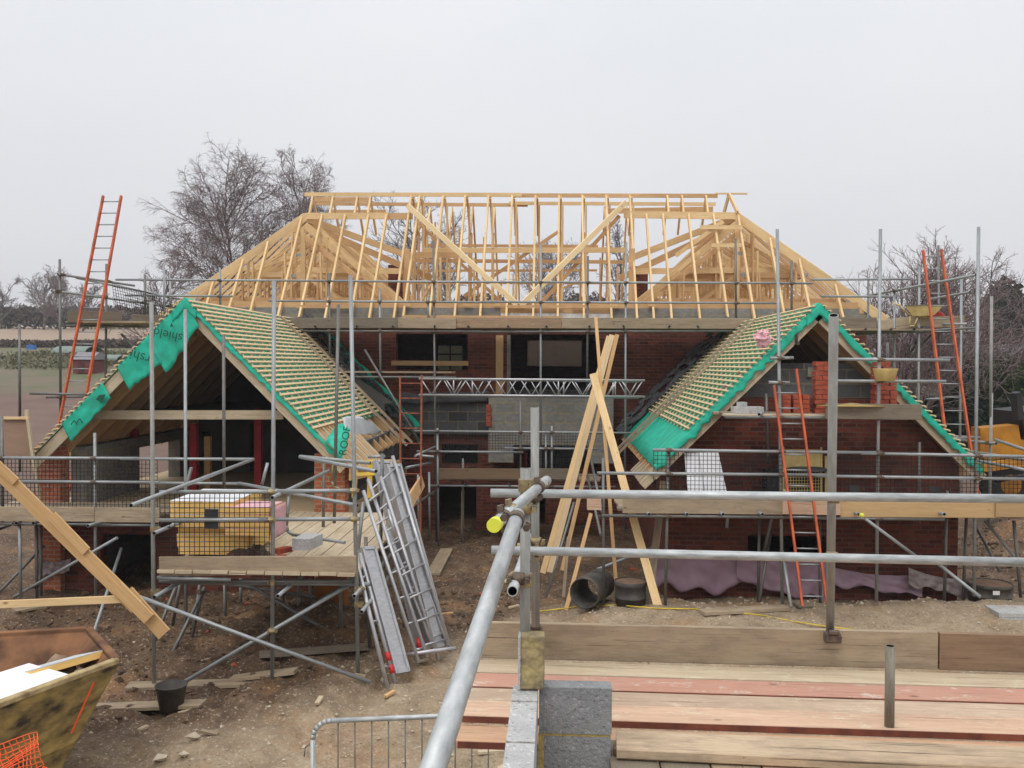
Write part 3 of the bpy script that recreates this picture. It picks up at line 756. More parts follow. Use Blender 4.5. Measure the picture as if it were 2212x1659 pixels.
# printed lettering on the membrane
def letters(txt, size, loc, rot, mat, name, ext=.001, parent=house):
    cu = bpy.data.curves.new('lettering', 'FONT'); cu.body = txt; cu.size = size; cu.extrude = ext
    o = bpy.data.objects.new('lettering', cu); COL.objects.link(o)
    bpy.context.view_layer.update()
    me = bpy.data.meshes.new_from_object(o.evaluated_get(bpy.context.evaluated_depsgraph_get()))
    bpy.data.objects.remove(o)
    ob = bpy.data.objects.new(name, me); COL.objects.link(ob); me.materials.clear(); me.materials.append(mat)
    ob.parent = parent; ob.location = V(loc)-ORG[parent.name]; ob.rotation_euler = rot
    return ob
letters('shield', .21, U(396, 722, YV-.13), (R(90), R(192), 0), DGREEN, 'printed_lettering')
letters('rshi', .23, U(327, 768, YV-.15), (R(90), R(196), 0), DGREEN, 'printed_lettering')
p = U(371, 703, YV-.13)
MB().prism(p, p+V((0, -.004, 0)), [(-.03, -.02), (.03, -.02), (.0, .04)]).build('printed_logo', DGREEN, house)
for px, py in ((160, 912), (172, 908)):
    p = U(px, py, YV-.13); MB().beam(p+V((-.05, 0, -.04)), p+V((0, 0, .03)), .012, .012).beam(p+V((0, 0, .03)), p+V((.05, 0, -.04)), .012, .012).build('printed_logo', DGREEN, house)
p = U(216, 858, YV-.12); MB().hexa([p+V((-.07, 0, -.04)), p+V((.04, 0, -.09)), p+V((.04, -.003, -.09)), p+V((-.07, -.003, -.04))], [p+V((-.02, 0, .03)), p+V((.09, 0, .05)), p+V((.09, -.003, .05)), p+V((-.02, -.003, .03))]).build('membrane_patch', DGREEN, house)
# tie beam, piers, walls of left wing
MB().beam(U(192, 896, 15.1), U(612, 896, 15.1), .05, .15).build('tie_beam', PALEBOARD, house)
MB().beam((W['ax'], YV+.1, W['az']-.1), (W['ax'], 21.3, W['az']-.1), .04, .2).build('ridge_board', PINE2, house)
ez = -1.62
MB().box(X(72, 14.95), X(128, 14.95), 14.95, 15.25, -4.2, -1.42).build('brick_pier', BRICKO, house)
MB().box(X(679, 14.95), X(745, 14.95), 14.95, 15.25, -4.2, -1.50).build('brick_pier', BRICKO, house)
wallboxY(MB(), 15.26, 21.35, -4.2, -1.45, -8.2, -7.95, [(17.3, 19.2, -2.5, -1.65)]).build('wing_side_wall', BLOCK, house)
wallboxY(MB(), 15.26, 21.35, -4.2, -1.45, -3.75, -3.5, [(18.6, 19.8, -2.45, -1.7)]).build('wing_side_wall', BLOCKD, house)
MB().box(X(72, 15), X(745, 15), 15.0, 21.35, -2.62, -2.45).build('wing_floor', FLOORB, house)
wallbox(MB(), X(129, 15.05), X(678, 15.05), -4.2, -2.63, 15.1, 15.3, [(X(210, 15), X(330, 15), -4.2, -2.9)]).build('wing_base_wall', BRICK, house)
# dark inner wall closing the wing at the back
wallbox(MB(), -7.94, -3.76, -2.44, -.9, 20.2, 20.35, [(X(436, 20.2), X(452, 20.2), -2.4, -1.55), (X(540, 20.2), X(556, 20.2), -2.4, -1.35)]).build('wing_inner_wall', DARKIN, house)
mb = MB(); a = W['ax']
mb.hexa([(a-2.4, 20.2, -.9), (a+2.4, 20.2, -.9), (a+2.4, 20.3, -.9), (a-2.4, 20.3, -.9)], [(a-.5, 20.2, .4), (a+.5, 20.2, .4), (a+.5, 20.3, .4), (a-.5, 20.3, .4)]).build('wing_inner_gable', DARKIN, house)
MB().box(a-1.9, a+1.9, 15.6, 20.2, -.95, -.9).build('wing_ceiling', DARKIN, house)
for px, py0, py1, D in ((287, 970, 1090, 17.4), (416, 958, 1085, 17.0), (556, 922, 1085, 17.2)):
    MB().box(X(px, D)-.065, X(px, D)+.065, D, D+.12, -2.45, Z(py0, D)+.3).build('steel_post', RED, house)
MB().box(X(440, 17.3), X(453, 17.3), 17.3, 17.4, -2.45, Z(950, 17.3)).build('timber_post', PINE2, house)
# planks at the bare foot of the right slope, flap with word
for i in range(11):
    yy = YV+.15+i*.21
    MB().beam(slope_pt(W, 1, 2.02, yy, -.01), slope_pt(W, 1, 2.72+.02*i, yy, -.01), .17, .03, V((1, 0, 1))).build('eaves_board', PINE2 if i % 2 else PALEBOARD, house)
MB().beam(slope_pt(W, 1, 2.72, YV, -.08), slope_pt(W, 1, 2.95, YV+3.5, -.08), .03, .2).build('fascia_board', PINE2, house)
def flapw(u, v):
    a = U(703, 955, YV-.1).lerp(U(745, 905, YV+.4), u); b = U(738, 990, YV-.3).lerp(U(757, 930, YV-.1), u)
    b2 = a.lerp(b, v); return b2 + V((0, -.12*math.sin(v*3), .06*math.sin(u*4+v*3)+.03*noise.noise(V((u*5, v*5, 0)))))
MB().grid(flapw, 16, 12, (0, .004, -.002)).build('hanging_membrane', GREEN, house)
def flapg(u, v):
    a = U(740, 903, YV+.2).lerp(U(825, 935, YV+1.8), u); b = U(748, 935, YV).lerp(U(812, 940, YV+1.6), u)
    return a.lerp(b, v) + V((0, 0, .14*math.sin(u*3)*(1-v)+.02*noise.noise(V((u*5, v*5, 0)))))
MB().grid(flapg, 16, 8, (0, .004, .004)).build('folded_back_membrane', MEMGREY, house)
letters('ROOF', .17, U(747, 985, YV-.32), (R(90), R(-80), R(0)), DGREEN, 'printed_lettering')
# right wing walls
W2 = wing['Rr']; a = W2['ax']; z1 = Z(856, 15)
wallbox(MB(), a-2.3, a+2.35, -4.3, -1.6, 15.0, 15.25, [(X(1620, 15), X(1790, 15), -3.2, -2.75)]).build('gable_wall', BRICK, house)
mb = MB(); zt = -1.599
mb.hexa([(a-2.3, 15, zt), (a+2.35, 15, zt), (a+2.35, 15.25, zt), (a-2.3, 15.25, zt)], [(a-1.25, 15, z1), (a+1.25, 15, z1), (a+1.25, 15.25, z1), (a-1.25, 15.25, z1)])
mb.build('gable_brickwork', BRICK, house)
mb = MB()
mb.hexa([(a-1.22, 15.05, z1+.005), (a+1.22, 15.05, z1+.005), (a+1.22, 15.25, z1+.005), (a-1.22, 15.25, z1+.005)], [(a-.62, 15.05, .03), (a+.62, 15.05, .03), (a+.62, 15.25, .03), (a-.62, 15.25, .03)])
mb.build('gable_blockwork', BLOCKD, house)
for x0, z0, x1_, m_ in ((1595, 800, 1640, BLOCK), (1560, 830, 1590, BLOCK), (1745, 790, 1770, BLOCK)):
    MB().box(X(x0, 15), X(x1_, 15), 15.0, 15.05, Z(z0+21, 15), Z(z0, 15)).build('loose_wall_block', m_, house)
MB().beam(U(1723, 705, 15.1), U(1723, 745, 15.1), .06, .05).build('strut', PALEBOARD, house)
wallboxY(MB(), 15.26, 21.35, -4.3, -1.6, a-2.3, a-2.05, [(16.3, 17.3, -2.4, -1.7)]).build('wing_side_wall', BRICK, house)
wallboxY(MB(), 15.26, 21.35, -4.3, -1.6, a+2.1, a+2.35).build('wing_side_wall', BRICK, house)
MB().beam((a, YV+.1, W2['az']-.1), (a, 21.3, W2['az']-.1), .04, .2).build('ridge_board', PINE2, house)
for i in range(6):
    yy = YV+.1+i*.35; MB().beam(slope_pt(W2, -1, 2.5, yy, -.12), slope_pt(W2, -1, 2.78, yy, -.12), .045, .13, V((-1, 0, 1))).build('rafter_foot', PALEBOARD, house)
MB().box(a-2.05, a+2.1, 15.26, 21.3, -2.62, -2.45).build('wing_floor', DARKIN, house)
# pink damp proof sheets hanging on the base walls
def sheet(px0, py0, px1, py1, D, drop, seed, name='pink_sheet', mat=PINK):
    a_, b_ = U(px0, py0, D), U(px1, py1, D)
    def f(u, v):
        p = a_.lerp(b_, u); d = drop[0]+(drop[1]-drop[0])*u; d *= 1+.45*noise.noise(V((u*4.3+seed, 0, 0)))
        return p + V((0, -.03-.05*v+.05*noise.noise(V((u*9+seed, v*3, 1))), -d*v - .06*math.sin(u*math.pi)*(1-v)))
    return MB().grid(f, 50, 12, (0, .003, 0)).build(name, mat, house)
sheet(1408, 1195, 1650, 1195, 14.88, (.62, .50), 1); sheet(1590, 1200, 1790, 1200, 14.82, (.35, .80), 7); sheet(1800, 1225, 1990, 1240, 14.9, (.26, .34), 3)
sheet(1960, 1225, 2095, 1250, 14.8, (.25, .3), 11, mat=plain('clear dusty sheet', (.30, .25, .24), (.2, .16, .15), .5))
sheet(80, 1205, 155, 1205, 14.9, (.35, .2), 5, mat=plain('pale dusty sheet', (.26, .21, .2), (.18, .14, .13), .5))

# ------------------------------------------------------------------ scaffolds
TR = .0242
def coupler_mesh(mat):
    mb = MB(); mb.tube((0, 0, -.03), (0, 0, .03), .034, 10); mb.tube((-.035, -.055, 0), (.035, -.055, 0), .033, 10)
    mb.box(.028, .062, -.06, -.02, -.018, .018); mb.tube((.05, -.095, .0), (.05, .03, .0), .008, 6); mb.tube((.05, -.1, 0), (.05, -.082, 0), .015, 6)
    mb.tube((-.045, -.03, .022), (.04, -.03, .022), .007, 6); mb.box(-.055, -.03, -.075, -.03, -.02, .02)
    me = bpy.data.meshes.new('coupler'); me.from_pydata([tuple(v) for v in mb.v], [], mb.f); me.materials.append(mat); return me
CM1, CM2 = coupler_mesh(COUP), coupler_mesh(BRASS)
def closest(p1, q1, p2, q2):
    d1, d2, r = q1-p1, q2-p2, p1-p2
    a, e, b = d1.dot(d1), d2.dot(d2), d1.dot(d2); c, f = d1.dot(r), d2.dot(r)
    den = a*e-b*b
    if abs(den) < 1e-9: return None
    s = (b*f-c*e)/den; t = (a*f-b*c)/den
    if not (0.005 < s < .995 and 0.0 < t < 1.0): return None
    return p1+d1*s, p2+d2*t
class Scaf:
    def __init__(s, label, base, cm=CM1, maxc=60):
        s.root = thing('scaffold', label, 'scaffold', base, None); s.v = []; s.h = []; s.cm = cm; s.maxc = maxc
    def t(s, kind, a, b, mat=None, hollow=False, r=TR, n=10):
        a = U(*a) if not isinstance(a, Vector) else a; b = U(*b) if not isinstance(b, Vector) else b
        MB().tube(a, b, r, n, hollow).build(kind, mat or GALV, s.root)
        (s.v if abs((b-a).normalized().z) > .8 else s.h).append((a, b)); return s
    def poles(s, lst, D, mat=None, hollow=False):
        for l in lst:
            x0, y0, x1, y1 = l[:4]; d = l[4] if len(l) > 4 else D
            s.t('upright_pole', (x0, y0, d), (x1, y1, d), l[5] if len(l) > 5 else (mat or random.choice((GALV, GALV, GALVD))), hollow)
        return s
    def rails(s, lst, D, kind='guard_rail', mat=None):
        for l in lst:
            x0, y0, x1, y1 = l[:4]; d0 = l[4] if len(l) > 4 else D-.055; d1 = l[5] if len(l) > 5 else d0
            s.t(kind, (x0, y0, d0), (x1, y1, d1), mat or GALV, True)
        return s
    def toe(s, x0, y0, x1, y1, D, mat=OLDBOARD, h=.225, D1=None):
        MB().beam(U(x0, y0, D), U(x1, y1, D1 or D), .038, h, ch=.004).build('toe_board', mat, s.root); return s
    def deck(s, x0, x1, z, y0, y1, mat=OLDBOARD, n=5):
        w = (y1-y0)/n
        for i in range(n):
            yy = y0+w*(i+.5)
            MB().beam((x0+random.uniform(-.05, .05), yy, z+random.uniform(-.004, .004)), (x1+random.uniform(-.05, .05), yy, z), w-.006, .038, ch=.003).build('deck_board', random.choice((mat, GREYBOARD, OLDBOARD)), s.root)
        return s
    def net(s, p00, p10, p01, gap=.06, w=.0075, mat=None, name='mesh_guard'):
        p00, p10, p01 = [U(*p) if not isinstance(p, Vector) else p for p in (p00, p10, p01)]
        du, dv = p10-p00, p01-p00; mb = MB()
        nu, nv = max(1, round(du.length/gap)), max(1, round(dv.length/gap))
        nrm = du.cross(dv).normalized(); wob = random.random()*9
        def P(a, b): return p00+du*a+dv*b+nrm*.02*noise.noise(V((a*3+wob, b*2, 0)))
        for i in range(nu+1):
            for k in range(3): mb.beam(P(i/nu, k/3), P(i/nu, (k+1)/3), w, w*.6, nrm)
        for j in range(nv+1):
            for k in range(6): mb.beam(P(k/6, j/nv), P((k+1)/6, j/nv), w, w*.6, nrm)
        mb.build(name, mat or NETB, s.root); return s
    def done(s):
        n = 0
        for p1, q1 in s.v:
            for p2, q2 in s.h:
                c = closest(p1, q1, p2, q2)
                if c and (c[0]-c[1]).length < .13 and n < s.maxc:
                    o = bpy.data.objects.new('coupler', s.cm); COL.objects.link(o); o.parent = s.root
                    o.location = c[0]-ORG[s.root.name]
                    d = c[1]-c[0]; ang = math.atan2(d.y, d.x)+math.pi/2 if d.length > .01 else 0
                    o.rotation_euler = (0, 0, ang); n += 1
        return s
def feet(px, py, D, D_=None):
    return None
# main eaves scaffold
E = 20.0
S = Scaf('long grey scaffold along the main eaves below the open roof timbers', (-1, 20, -3.9), maxc=70)
S.poles([(711, 590, 713, 834), (820, 623, 822, 822), (936, 520, 943, 1190), (1168, 527, 1168, 1040), (1270, 553, 1268, 860), (1352, 522, 1350, 1150), (1589, 515, 1590, 700), (1710, 563, 1710, 700), (475, 578, 476, 668), (924, 640, 926, 700), (1876, 600, 1872, 900)], E)
S.rails([(250, 604, 760, 607), (700, 607, 1180, 610), (1150, 609.5, 1755, 612), (580, 650, 1070, 653), (1040, 652, 1680, 655), (270, 638, 502, 640)], E)
S.rails([(1753, 604, 1967, 603), (1773, 640, 1937, 641)], E-.5)
S.rails([(650, 715, 1040, 716), (1000, 717, 1625, 715), (697, 814, 985, 815)], E, 'ledger', GALVD)
for px in range(690, 1640, 83): S.t('transom', (px+random.uniform(-14, 14), 705, E-.28), (px, 712, E+1.2), GALVD, True)
S.toe(618, 698, 905, 697, E-.05, GREYBOARD); S.toe(860, 697, 985, 699, E-.09, OLDBOARD); S.toe(983, 697, 1213, 698, E-.05, wood('stained toe board', (.42, .29, .18), (.28, .19, .12), dirt=(.2, .13, .09), stretch=8)); S.toe(1214, 698, 1622, 699, E-.05, OLDBOARD)
S.toe(868, 686, 1215, 688, E+.05, PINE2, .1)
S.deck(X(618, E), X(1622, E), Z(710, E)+.02, E+.0, E+1.15)
S.deck(X(690, E), X(975, E), Z(806, E), E+.05, E+.5, n=2); S.t('brace', (788, 755, E-.1), (905, 952, E-.6), GALVD).t('brace', (850, 860, E+.2), (930, 1000, E+.2), GALVD)
S.done()
# left return
S = Scaf('grey scaffold return at the far left corner of the house carrying a dark net', (-10, 18.6, -3.9))
DL = 18.4
S.poles([(129, 560, 131, 900, 17.4), (230, 570, 228, 880, 18.6), (313, 593, 313, 700, 19.8), (354, 570, 356, 700, 19.4), (368, 600, 368, 690, 20.6), (41, 805, 43, 1020, 17, GALVD), (42, 700, 43, 900, 16.6, GALVD)], DL)
S.rails([(165, 600, 440, 657, 18.3, 22), (112, 628, 440, 672, 17.3, 22), (125, 592, 290, 617, 17.3, 19.4)], DL)
S.rails([(140, 697, 380, 702, 17.6, 19.5), (140, 704, 330, 706, 17.6, 19), (65, 850, 200, 852, 17, 17), (100, 858, 220, 856, 17.4, 17.4)], DL, 'ledger', GALVD)
S.toe(146, 684, 262, 686, 17.5, GREYBOARD, D1=18.3); S.toe(285, 691, 370, 693, 18.5, GREYBOARD, D1=19.3)
S.deck(X(146, 17.8), X(370, 18.8), Z(700, 18), 17.7, 18.8, n=4)
S.net((242, 612, 18.5), (380, 648, 20), (250, 665, 18.5)); S.t('brace', (262, 722, 18), (315, 775, 18), GALVD); S.done()
# recess scaffold
S = Scaf('low scaffold across the recess between the two wings with wire mesh guards', (0, 19.3, -4))
D = 19.3
S.poles([(945, 925, 947, 1190), (903, 1025, 904, 1170, 18.4), (927, 1020, 928, 1165, 18.8), (1124, 866, 1125, 1075), (1179, 935, 1180, 1060), (1192, 920, 1192, 1060), (1000, 990, 1000, 1200, 19.8), (1303, 1000, 1303, 1300, 15.6), (1228, 1080, 1228, 1170, 20)], D)
S.rails([(895, 931, 1424, 936), (900, 975, 1130, 977), (1090, 968, 1290, 970), (930, 1049, 1330, 1052)], D)
S.toe(948, 1023, 1125, 1024, D-.1, wood('brown toe board', (.25, .17, .10), (.17, .11, .07), stretch=8)); S.toe(1126, 1023, 1250, 1024, D-.1, GREYBOARD)
S.deck(X(948, D), X(1300, D), Z(1037, D)-.01, D, D+1.1, n=5)
S.net((940, 934, D), (1120, 935, D), (940, 974, D)).net((1126, 935, D), (1275, 936, D), (1126, 968, D)).net((940, 975, D), (1030, 976, D), (940, 1010, D))
S.net((1150, 970, D), (1275, 970, D), (1150, 1012, D))
for px in (1005, 1100, 1185): S.t('transom', (px, 1045, D-.2), (px-3, 1043, D+1), GALVD, True)
# return ledges on the left of the recess
S.t('guard_rail', (897, 985, 17.6), (940, 965, 19.2)).t('guard_rail', (878, 1010, 17), (930, 1000, 19)).t('ledger', (870, 1110, 16.5), (940, 1060, 19.2), GALVD)
S.t('guard_rail', (1270, 960, 19.2), (1300, 1105, 14.6), GALVD).t('guard_rail', (1265, 1010, 19.2), (1298, 1155, 14.6), GALVD)
S.t('ledger', (795, 987, 13.9), (832, 986, 13.9)).t('ledger', (905, 984, 17.2), (938, 987, 17.2), GALV, True)
for py in (1122, 1136, 1158, 1172): S.t('transom', (838, py, 13.2), (862, py+4, 12.9), GALV, True)
S.done()
MB().beam(U(872, 1105, 13.6), U(912, 1040, 16.8), .05, .2, V((-.3, 0, 1))).build('timber_edge_board', PINE2, S.root)
# left wing front scaffold
S = Scaf('scaffold in front of the open left wing with a long toe board and mesh guards', (-6.6, 13.9, -3.8))
D = 13.9
S.poles([(205, 935, 207, 1290), (400, 668, 402, 1462, 13.0, GALV), (483, 722, 484, 1095, 13.2), (731, 658, 722, 1130, 13.2, GALVD), (42, 1125, 45, 1290), (78, 1125, 80, 1300, 14.2, GALVD), (88, 1125, 89, 1300, 14.5, GALVD), (612, 1130, 612, 1300, 14.0), (485, 1250, 487, 1375, 13.4, GALVD), (520, 1250, 520, 1300, 13.8), (670, 1250, 670, 1330, 13.4, GALVD), (646, 1250, 645, 1400, 13.2, GALVD), (4, 900, 6, 1130)], D)
S.rails([(-60, 989, 300, 990), (260, 991, 548, 992), (40, 1040, 345, 1042), (320, 1043, 520, 1045)], D)
S.rails([(-60, 1131, 240, 1133), (200, 1134, 345, 1135)], D, 'ledger', GALVD)
S.toe(-60, 1110, 205, 1111, D-.06, OLDBOARD); S.toe(206, 1112, 346, 1113, D-.06, OLDBOARD)
S.deck(X(-60, D), X(345, D), Z(1127, D)+.02, D, 14.95, n=5)
S.net((0, 992, D-.03), (340, 994, D-.03), (0, 1096, D-.03)); 
S.t('transom', (190, 1136, D-.7), (252, 1118, D+.9), GALV, True).t('brace', (30, 1290, D+.3), (253, 1162, D-.3), GALV).t('brace', (-20, 1150, D), (32, 1130, 15), GALVD)
S.t('brace', (200, 1375, 12.3), (262, 1185, 14), GALV).t('brace', (-60, 1340, 14.4), (96, 1178, 14.8), GALVD)
for px in (35, 72, 130, 345): S.t('transom', (px, 1130, D-.25), (px+22, 1120, D+1), GALVD, True)
for x0, y0, x1, y1, d in ((383, 1260, 305, 1455, 12.3), (442, 1270, 345, 1465, 11.8), (432, 1262, 412, 1400, 12.4), (440, 1270, 398, 1440, 13)):
    S.t('raking_prop', (x0, y0, 12.5), (x1, y1, d), GALVD)
S.done()
# loading platform
S = Scaf('square loading platform scaffold jutting towards the camera with insulation on its deck', (-3.5, 11.5, -3.8), CM2, 60)
D = 10.8
S.poles([(327, 652, 333, 1497, 10.7, GALVO), (592, 607, 588, 1482, 10.8, GALV), (757, 595, 774, 1470, 10.8, GALV), (790, 1160, 798, 1400, 11.8, GALVD), (700, 985, 698, 1150, 13.6, GALVD), (785, 1085, 770, 1220, 12, GALV), (735, 1250, 738, 1400, 12.4, GALVD)], D)
S.rails([(345, 1063, 660, 1062), (600, 1061, 772, 1060), (345, 1124, 600, 1122), (560, 1122, 776, 1121)], D)
S.rails([(283, 1092, 547, 992, 9.6, 13.4), (516, 1044, 772, 1092, 12.6, 11.2), (647, 986, 800, 1000, 12.6, 12.4), (648, 987, 812, 1018, 12.4, 11.0), (370, 1258, 800, 1262, 10.95, 10.95), (340, 1248, 500, 1252)], D)
S.t('brace', (283, 1283, 10.2), (800, 1474, 10.6)).t('brace', (366, 1492, 10.5), (766, 1257, 11.0)).t('brace', (473, 1423, 13.2), (768, 1250, 13.0), GALVD).t('brace', (530, 1258, 12.5), (830, 1435, 12.2), GALVD)
S.t('brace', (497, 1262, 13), (680, 1290, 12.8), GALVD).t('raking_prop', (390, 1260, 12.2), (373, 1350, 12.4), GALVD)
for x, y in ((333, 1152), (333, 1290), (600, 1288), (765, 1288), (588, 1075), (781, 1322)):
    S.t('transom', (x, y, 10.45), (x+(1200-x)*.2, y-(y-785)*.2, 13.2), GALV, True)
S.toe(345, 1223, 770, 1221, D-.06, OLDBOARD); S.t('ledger', (345, 1256, D+.04), (770, 1256, D+.04), GALVD)
xa, xb = X(345, D), X(772, D); n = 11
for i in range(n):
    w = (xb-xa)/n; MB().beam((xa+w*(i+.5), D-.10-random.random()*.03, -2.49+random.uniform(-.004, .004)), (xa+w*(i+.5)+random.uniform(-.01, .01), 14.96+random.uniform(-.1, 0), -2.47), w-.012, .038, ch=.003).build('deck_board', PALEBOARD, S.root)
S.net((345, 1066, D-.03), (583, 1065, D-.03), (345, 1202, D-.03))
MB().box(X(459, D)-.085, X(459, D)+.085, D-.045, D-.04, Z(1151, D), Z(1108, D)).build('mesh_label_plate', BLACK, S.root)
# bent handrail gate at the back of the platform
pts = [U(625, 1065, 12), U(619, 1135, 12), U(622, 1148, 12), U(632, 1155, 12), U(745, 1172, 11.6)]
MB().path(pts, .022, 8).build('bent_gate_tube', GALV, S.root)
MB().path([U(578, 1000, 12.4), U(566, 1046, 12.4)], .022, 8).build('bent_gate_tube', GALV, S.root)
MB().path([U(720, 990, 12.5), U(716, 1040, 12.5), U(722, 1052, 12.5), U(735, 1056, 12.5)], .014, 8).build('bent_gate_tube', BRASS, S.root)
MB().beam(U(413, 1010, 12.8), U(405, 1042, 12.8), .06, .03).build('tube_stub', GALV, S.root)
S.t('upright_pole', (826, 980, 12.6), (822, 1200, 12.6), GALVD)
S.done()
# right wing front scaffold
S = Scaf('tall scaffold in front of the right wing brick gable with three tall poles', (5, 14, -3.7), maxc=80)
D = 13.8
S.poles([(1679, 495, 1690, 1312, D, GALV), (1902, 495, 1893, 1300, D, GALV), (2114, 490, 2104, 1288, D, GALV), (1444, 968, 1437, 1312, D, GALVD), (1303, 990, 1304, 1305, 14.1, GALVD), (1640, 1100, 1638, 1300, 14.4, GALVD), (1572, 1110, 1570, 1140, 14.4), (1770, 1100, 1772, 1310, 14.2, GALVD), (2046, 1060, 2040, 1300, 14.2, GALVD), (1858, 745, 1860, 960, 15.6, GALVD), (2088, 1110, 2080, 1310, 14.6, GALVD), (1655, 850, 1660, 1000, 14.7, GALVD), (1986, 955, 1985, 1130, 14.6, GALVD)], D)
S.t('upright_pole', (1722, 700, 14.6), (1720, 742, 14.6), GALVD)
S.rails([(1410, 972, 1900, 978), (1860, 979, 2300, 988), (1290, 1022, 1800, 1026), (1760, 1028, 2300, 1036), (1810, 776, 2051, 778), (1806, 823, 2043, 824), (1663, 774, 1714, 773), (1660, 826, 1706, 827)], D)
S.rails([(1300, 1114, 1800, 1118), (1760, 1119, 2040, 1122), (1565, 901, 1960, 904)], D, 'ledger', GALVD)
S.toe(1345, 1092, 1690, 1095, D-.06, OLDBOARD); S.toe(1690, 1094, 1815, 1096, D-.10, NEWBOARD); S.toe(1815, 1100, 2160, 1102, D-.06, wood('golden toe board', (.55, .38, .20), (.44, .29, .14), stretch=8)); S.toe(2150, 1100, 2300, 1102, D-.1, wood('golden toe board too', (.50, .34, .18), (.40, .26, .13), stretch=8))
S.deck(X(1345, D), X(2290, D), Z(1107, D)+.02, D, 14.98, n=5)
S.deck(X(1563, D), X(1985, D), Z(894, D), D-.05, 14.6, PALEBOARD, n=3); S.toe(1783, 888, 1990, 890, D-.12, GREYBOARD)
for px in (1402, 1484, 1562, 1647, 1855, 2040): S.t('transom', (px, 1111, D-.35), (px-(px-1200)*.06, 1098, D+1.1), GALV, True)
S.t('brace', (1868, 1120, D-.2), (1985, 1207, D-.1), GALV).t('brace', (2010, 1205, D), (2118, 1290, 13.2), GALV).t('brace', (1665, 1150, 14.6), (1640, 1300, 14.2), GALVD).t('brace', (1418, 1180, 15), (1290, 1230, 14.6), GALV)
S.t('brace', (1690, 1190, 13.9), (1709, 1312, 13.3), GALV).t('transom', (1640, 895, D-.5), (1655, 890, 15), GALV, True).t('brace', (1648, 1200, 14.3), (1674, 1090, 14.1), GALVD)
MB().lathe(U(1860, 1112, D-.36), [(0, 0), (.03, 0), (.032, .05), (0, .05)], 12, Matrix.Rotation(R(90), 3, 'X')).build('tube_cap', CAPY, S.root)
S.net((1412, 975, D-.03), (1690, 978, D-.03), (1412, 1082, D-.03)); S.net((1815, 980, D-.03), (2290, 986, D-.03), (1815, 1084, D-.03))
for px in (1836, 2010): MB().box(X(px, D), X(px, D)+.15, D-.045, D-.04, Z(1060, D), Z(1040, D)).build('mesh_label_plate', BLACK, S.root)
S.done()
# right return (upper)
S = Scaf('upper right return scaffold beside the bare tree with a wheelbarrow on its boards', (9, 19, -3.8))
D = 19.0
S.poles([(1932, 620, 1932, 900), (1917, 740, 1916, 860, 20), (1986, 575, 1982, 1140, 18.6), (2027, 530, 2030, 900, 19.2, GALVD), (2077, 600, 2072, 1100, 18.4), (2142, 640, 2140, 900, 15.6, GALVO), (2142, 850, 2137, 1130, 15.6, GALVO), (2062, 1110, 2060, 1300, 15.6, GALVD), (1895, 740, 1893, 860, 19.6)], D)
S.rails([(1880, 638, 2108, 594, 20, 16.2), (2005, 647, 2095, 631, 19, 17), (1985, 700, 2090, 700, 19, 18), (1990, 940, 2116, 945), (2000, 862, 2040, 861), (2060, 950, 2152, 958, 18, 15.2)], D)
S.rails([(1823, 716, 2108, 717, 18.8), (1850, 722, 2110, 708, 19.6, 17.5)], D, 'ledger', GALVD)
S.toe(1810, 697, 1893, 698, 18.8, GREYBOARD); S.toe(1900, 704, 2010, 690, 19.8, PALEBOARD, D1=18.6); S.toe(2010, 696, 2083, 694, 18.5, OLDBOARD)
S.deck(X(1812, 18.9), X(2085, 18.6), Z(711, 18.9), 18.5, 19.8, n=5)
for px in (1870, 1925, 1975, 2050): S.t('transom', (px, 711, 18.3), (px-4, 714, 20), GALVD, True)
S.t('brace', (1960, 780, 19), (2020, 715, 19), GALVD).t('brace', (2150, 950, 15), (2300, 1000, 13), GALV).t('guard_rail', (2110, 995, 14.6), (2230, 1018, 13.4), GALV)
S.rails([(2090, 975, 2300, 1005, 15, 13.2)], D); S.t('brace', (2128, 1125, 14.4), (2230, 1250, 14.2), GALVO).t('brace', (2110, 1140, 15), (2160, 1235, 14.6), GALVD).t('upright_pole', (2190, 1125, 14), (2205, 1290, 14.1), GALVD)
S.done()

# ------------------------------------------------------------------ foreground scaffold
S = Scaf('near scaffold deck with two thick galvanised handrails across the lower right', (2.5, 5.2, -2.1), CM2)
root = S.root
TANB = wood('tan worn board', (.60, .46, .34), (.44, .32, .225), dirt=(.30, .22, .16), dirtamt=.75, stretch=8)
DZ = -1.84
S.t('upright_pole', (1135, 1011, 4.35), (1134, 1500, 4.35), GALVO, True, n=20)
S.t('upright_pole', (1155, 880, 5.35), (1157, 1352, 5.35), GALVO, True, n=20)
S.t('upright_pole', (1801, 681, 4.75), (1793, 1372, 5.65), GALVO, True, n=20)
S.t('guard_rail', (1060, 1065, 5.0), (2320, 1079, 5.0), GALVN, True, n=20)
S.t('guard_rail', (1062, 1188, 5.02), (2320, 1217, 5.0), GALVN, True, n=20)
S.t('guard_rail', (925, 1690, 1.58), (1118, 1112, 3.2), GALVN, True, n=24)
S.t('guard_rail', (1068, 1134, 3.45), (1181, 1038, 4.5), GALVN, True, n=20)
S.t('guard_rail', (1107, 1277, 4.1), (1146, 1160, 5.6), GALVN, True, n=20)
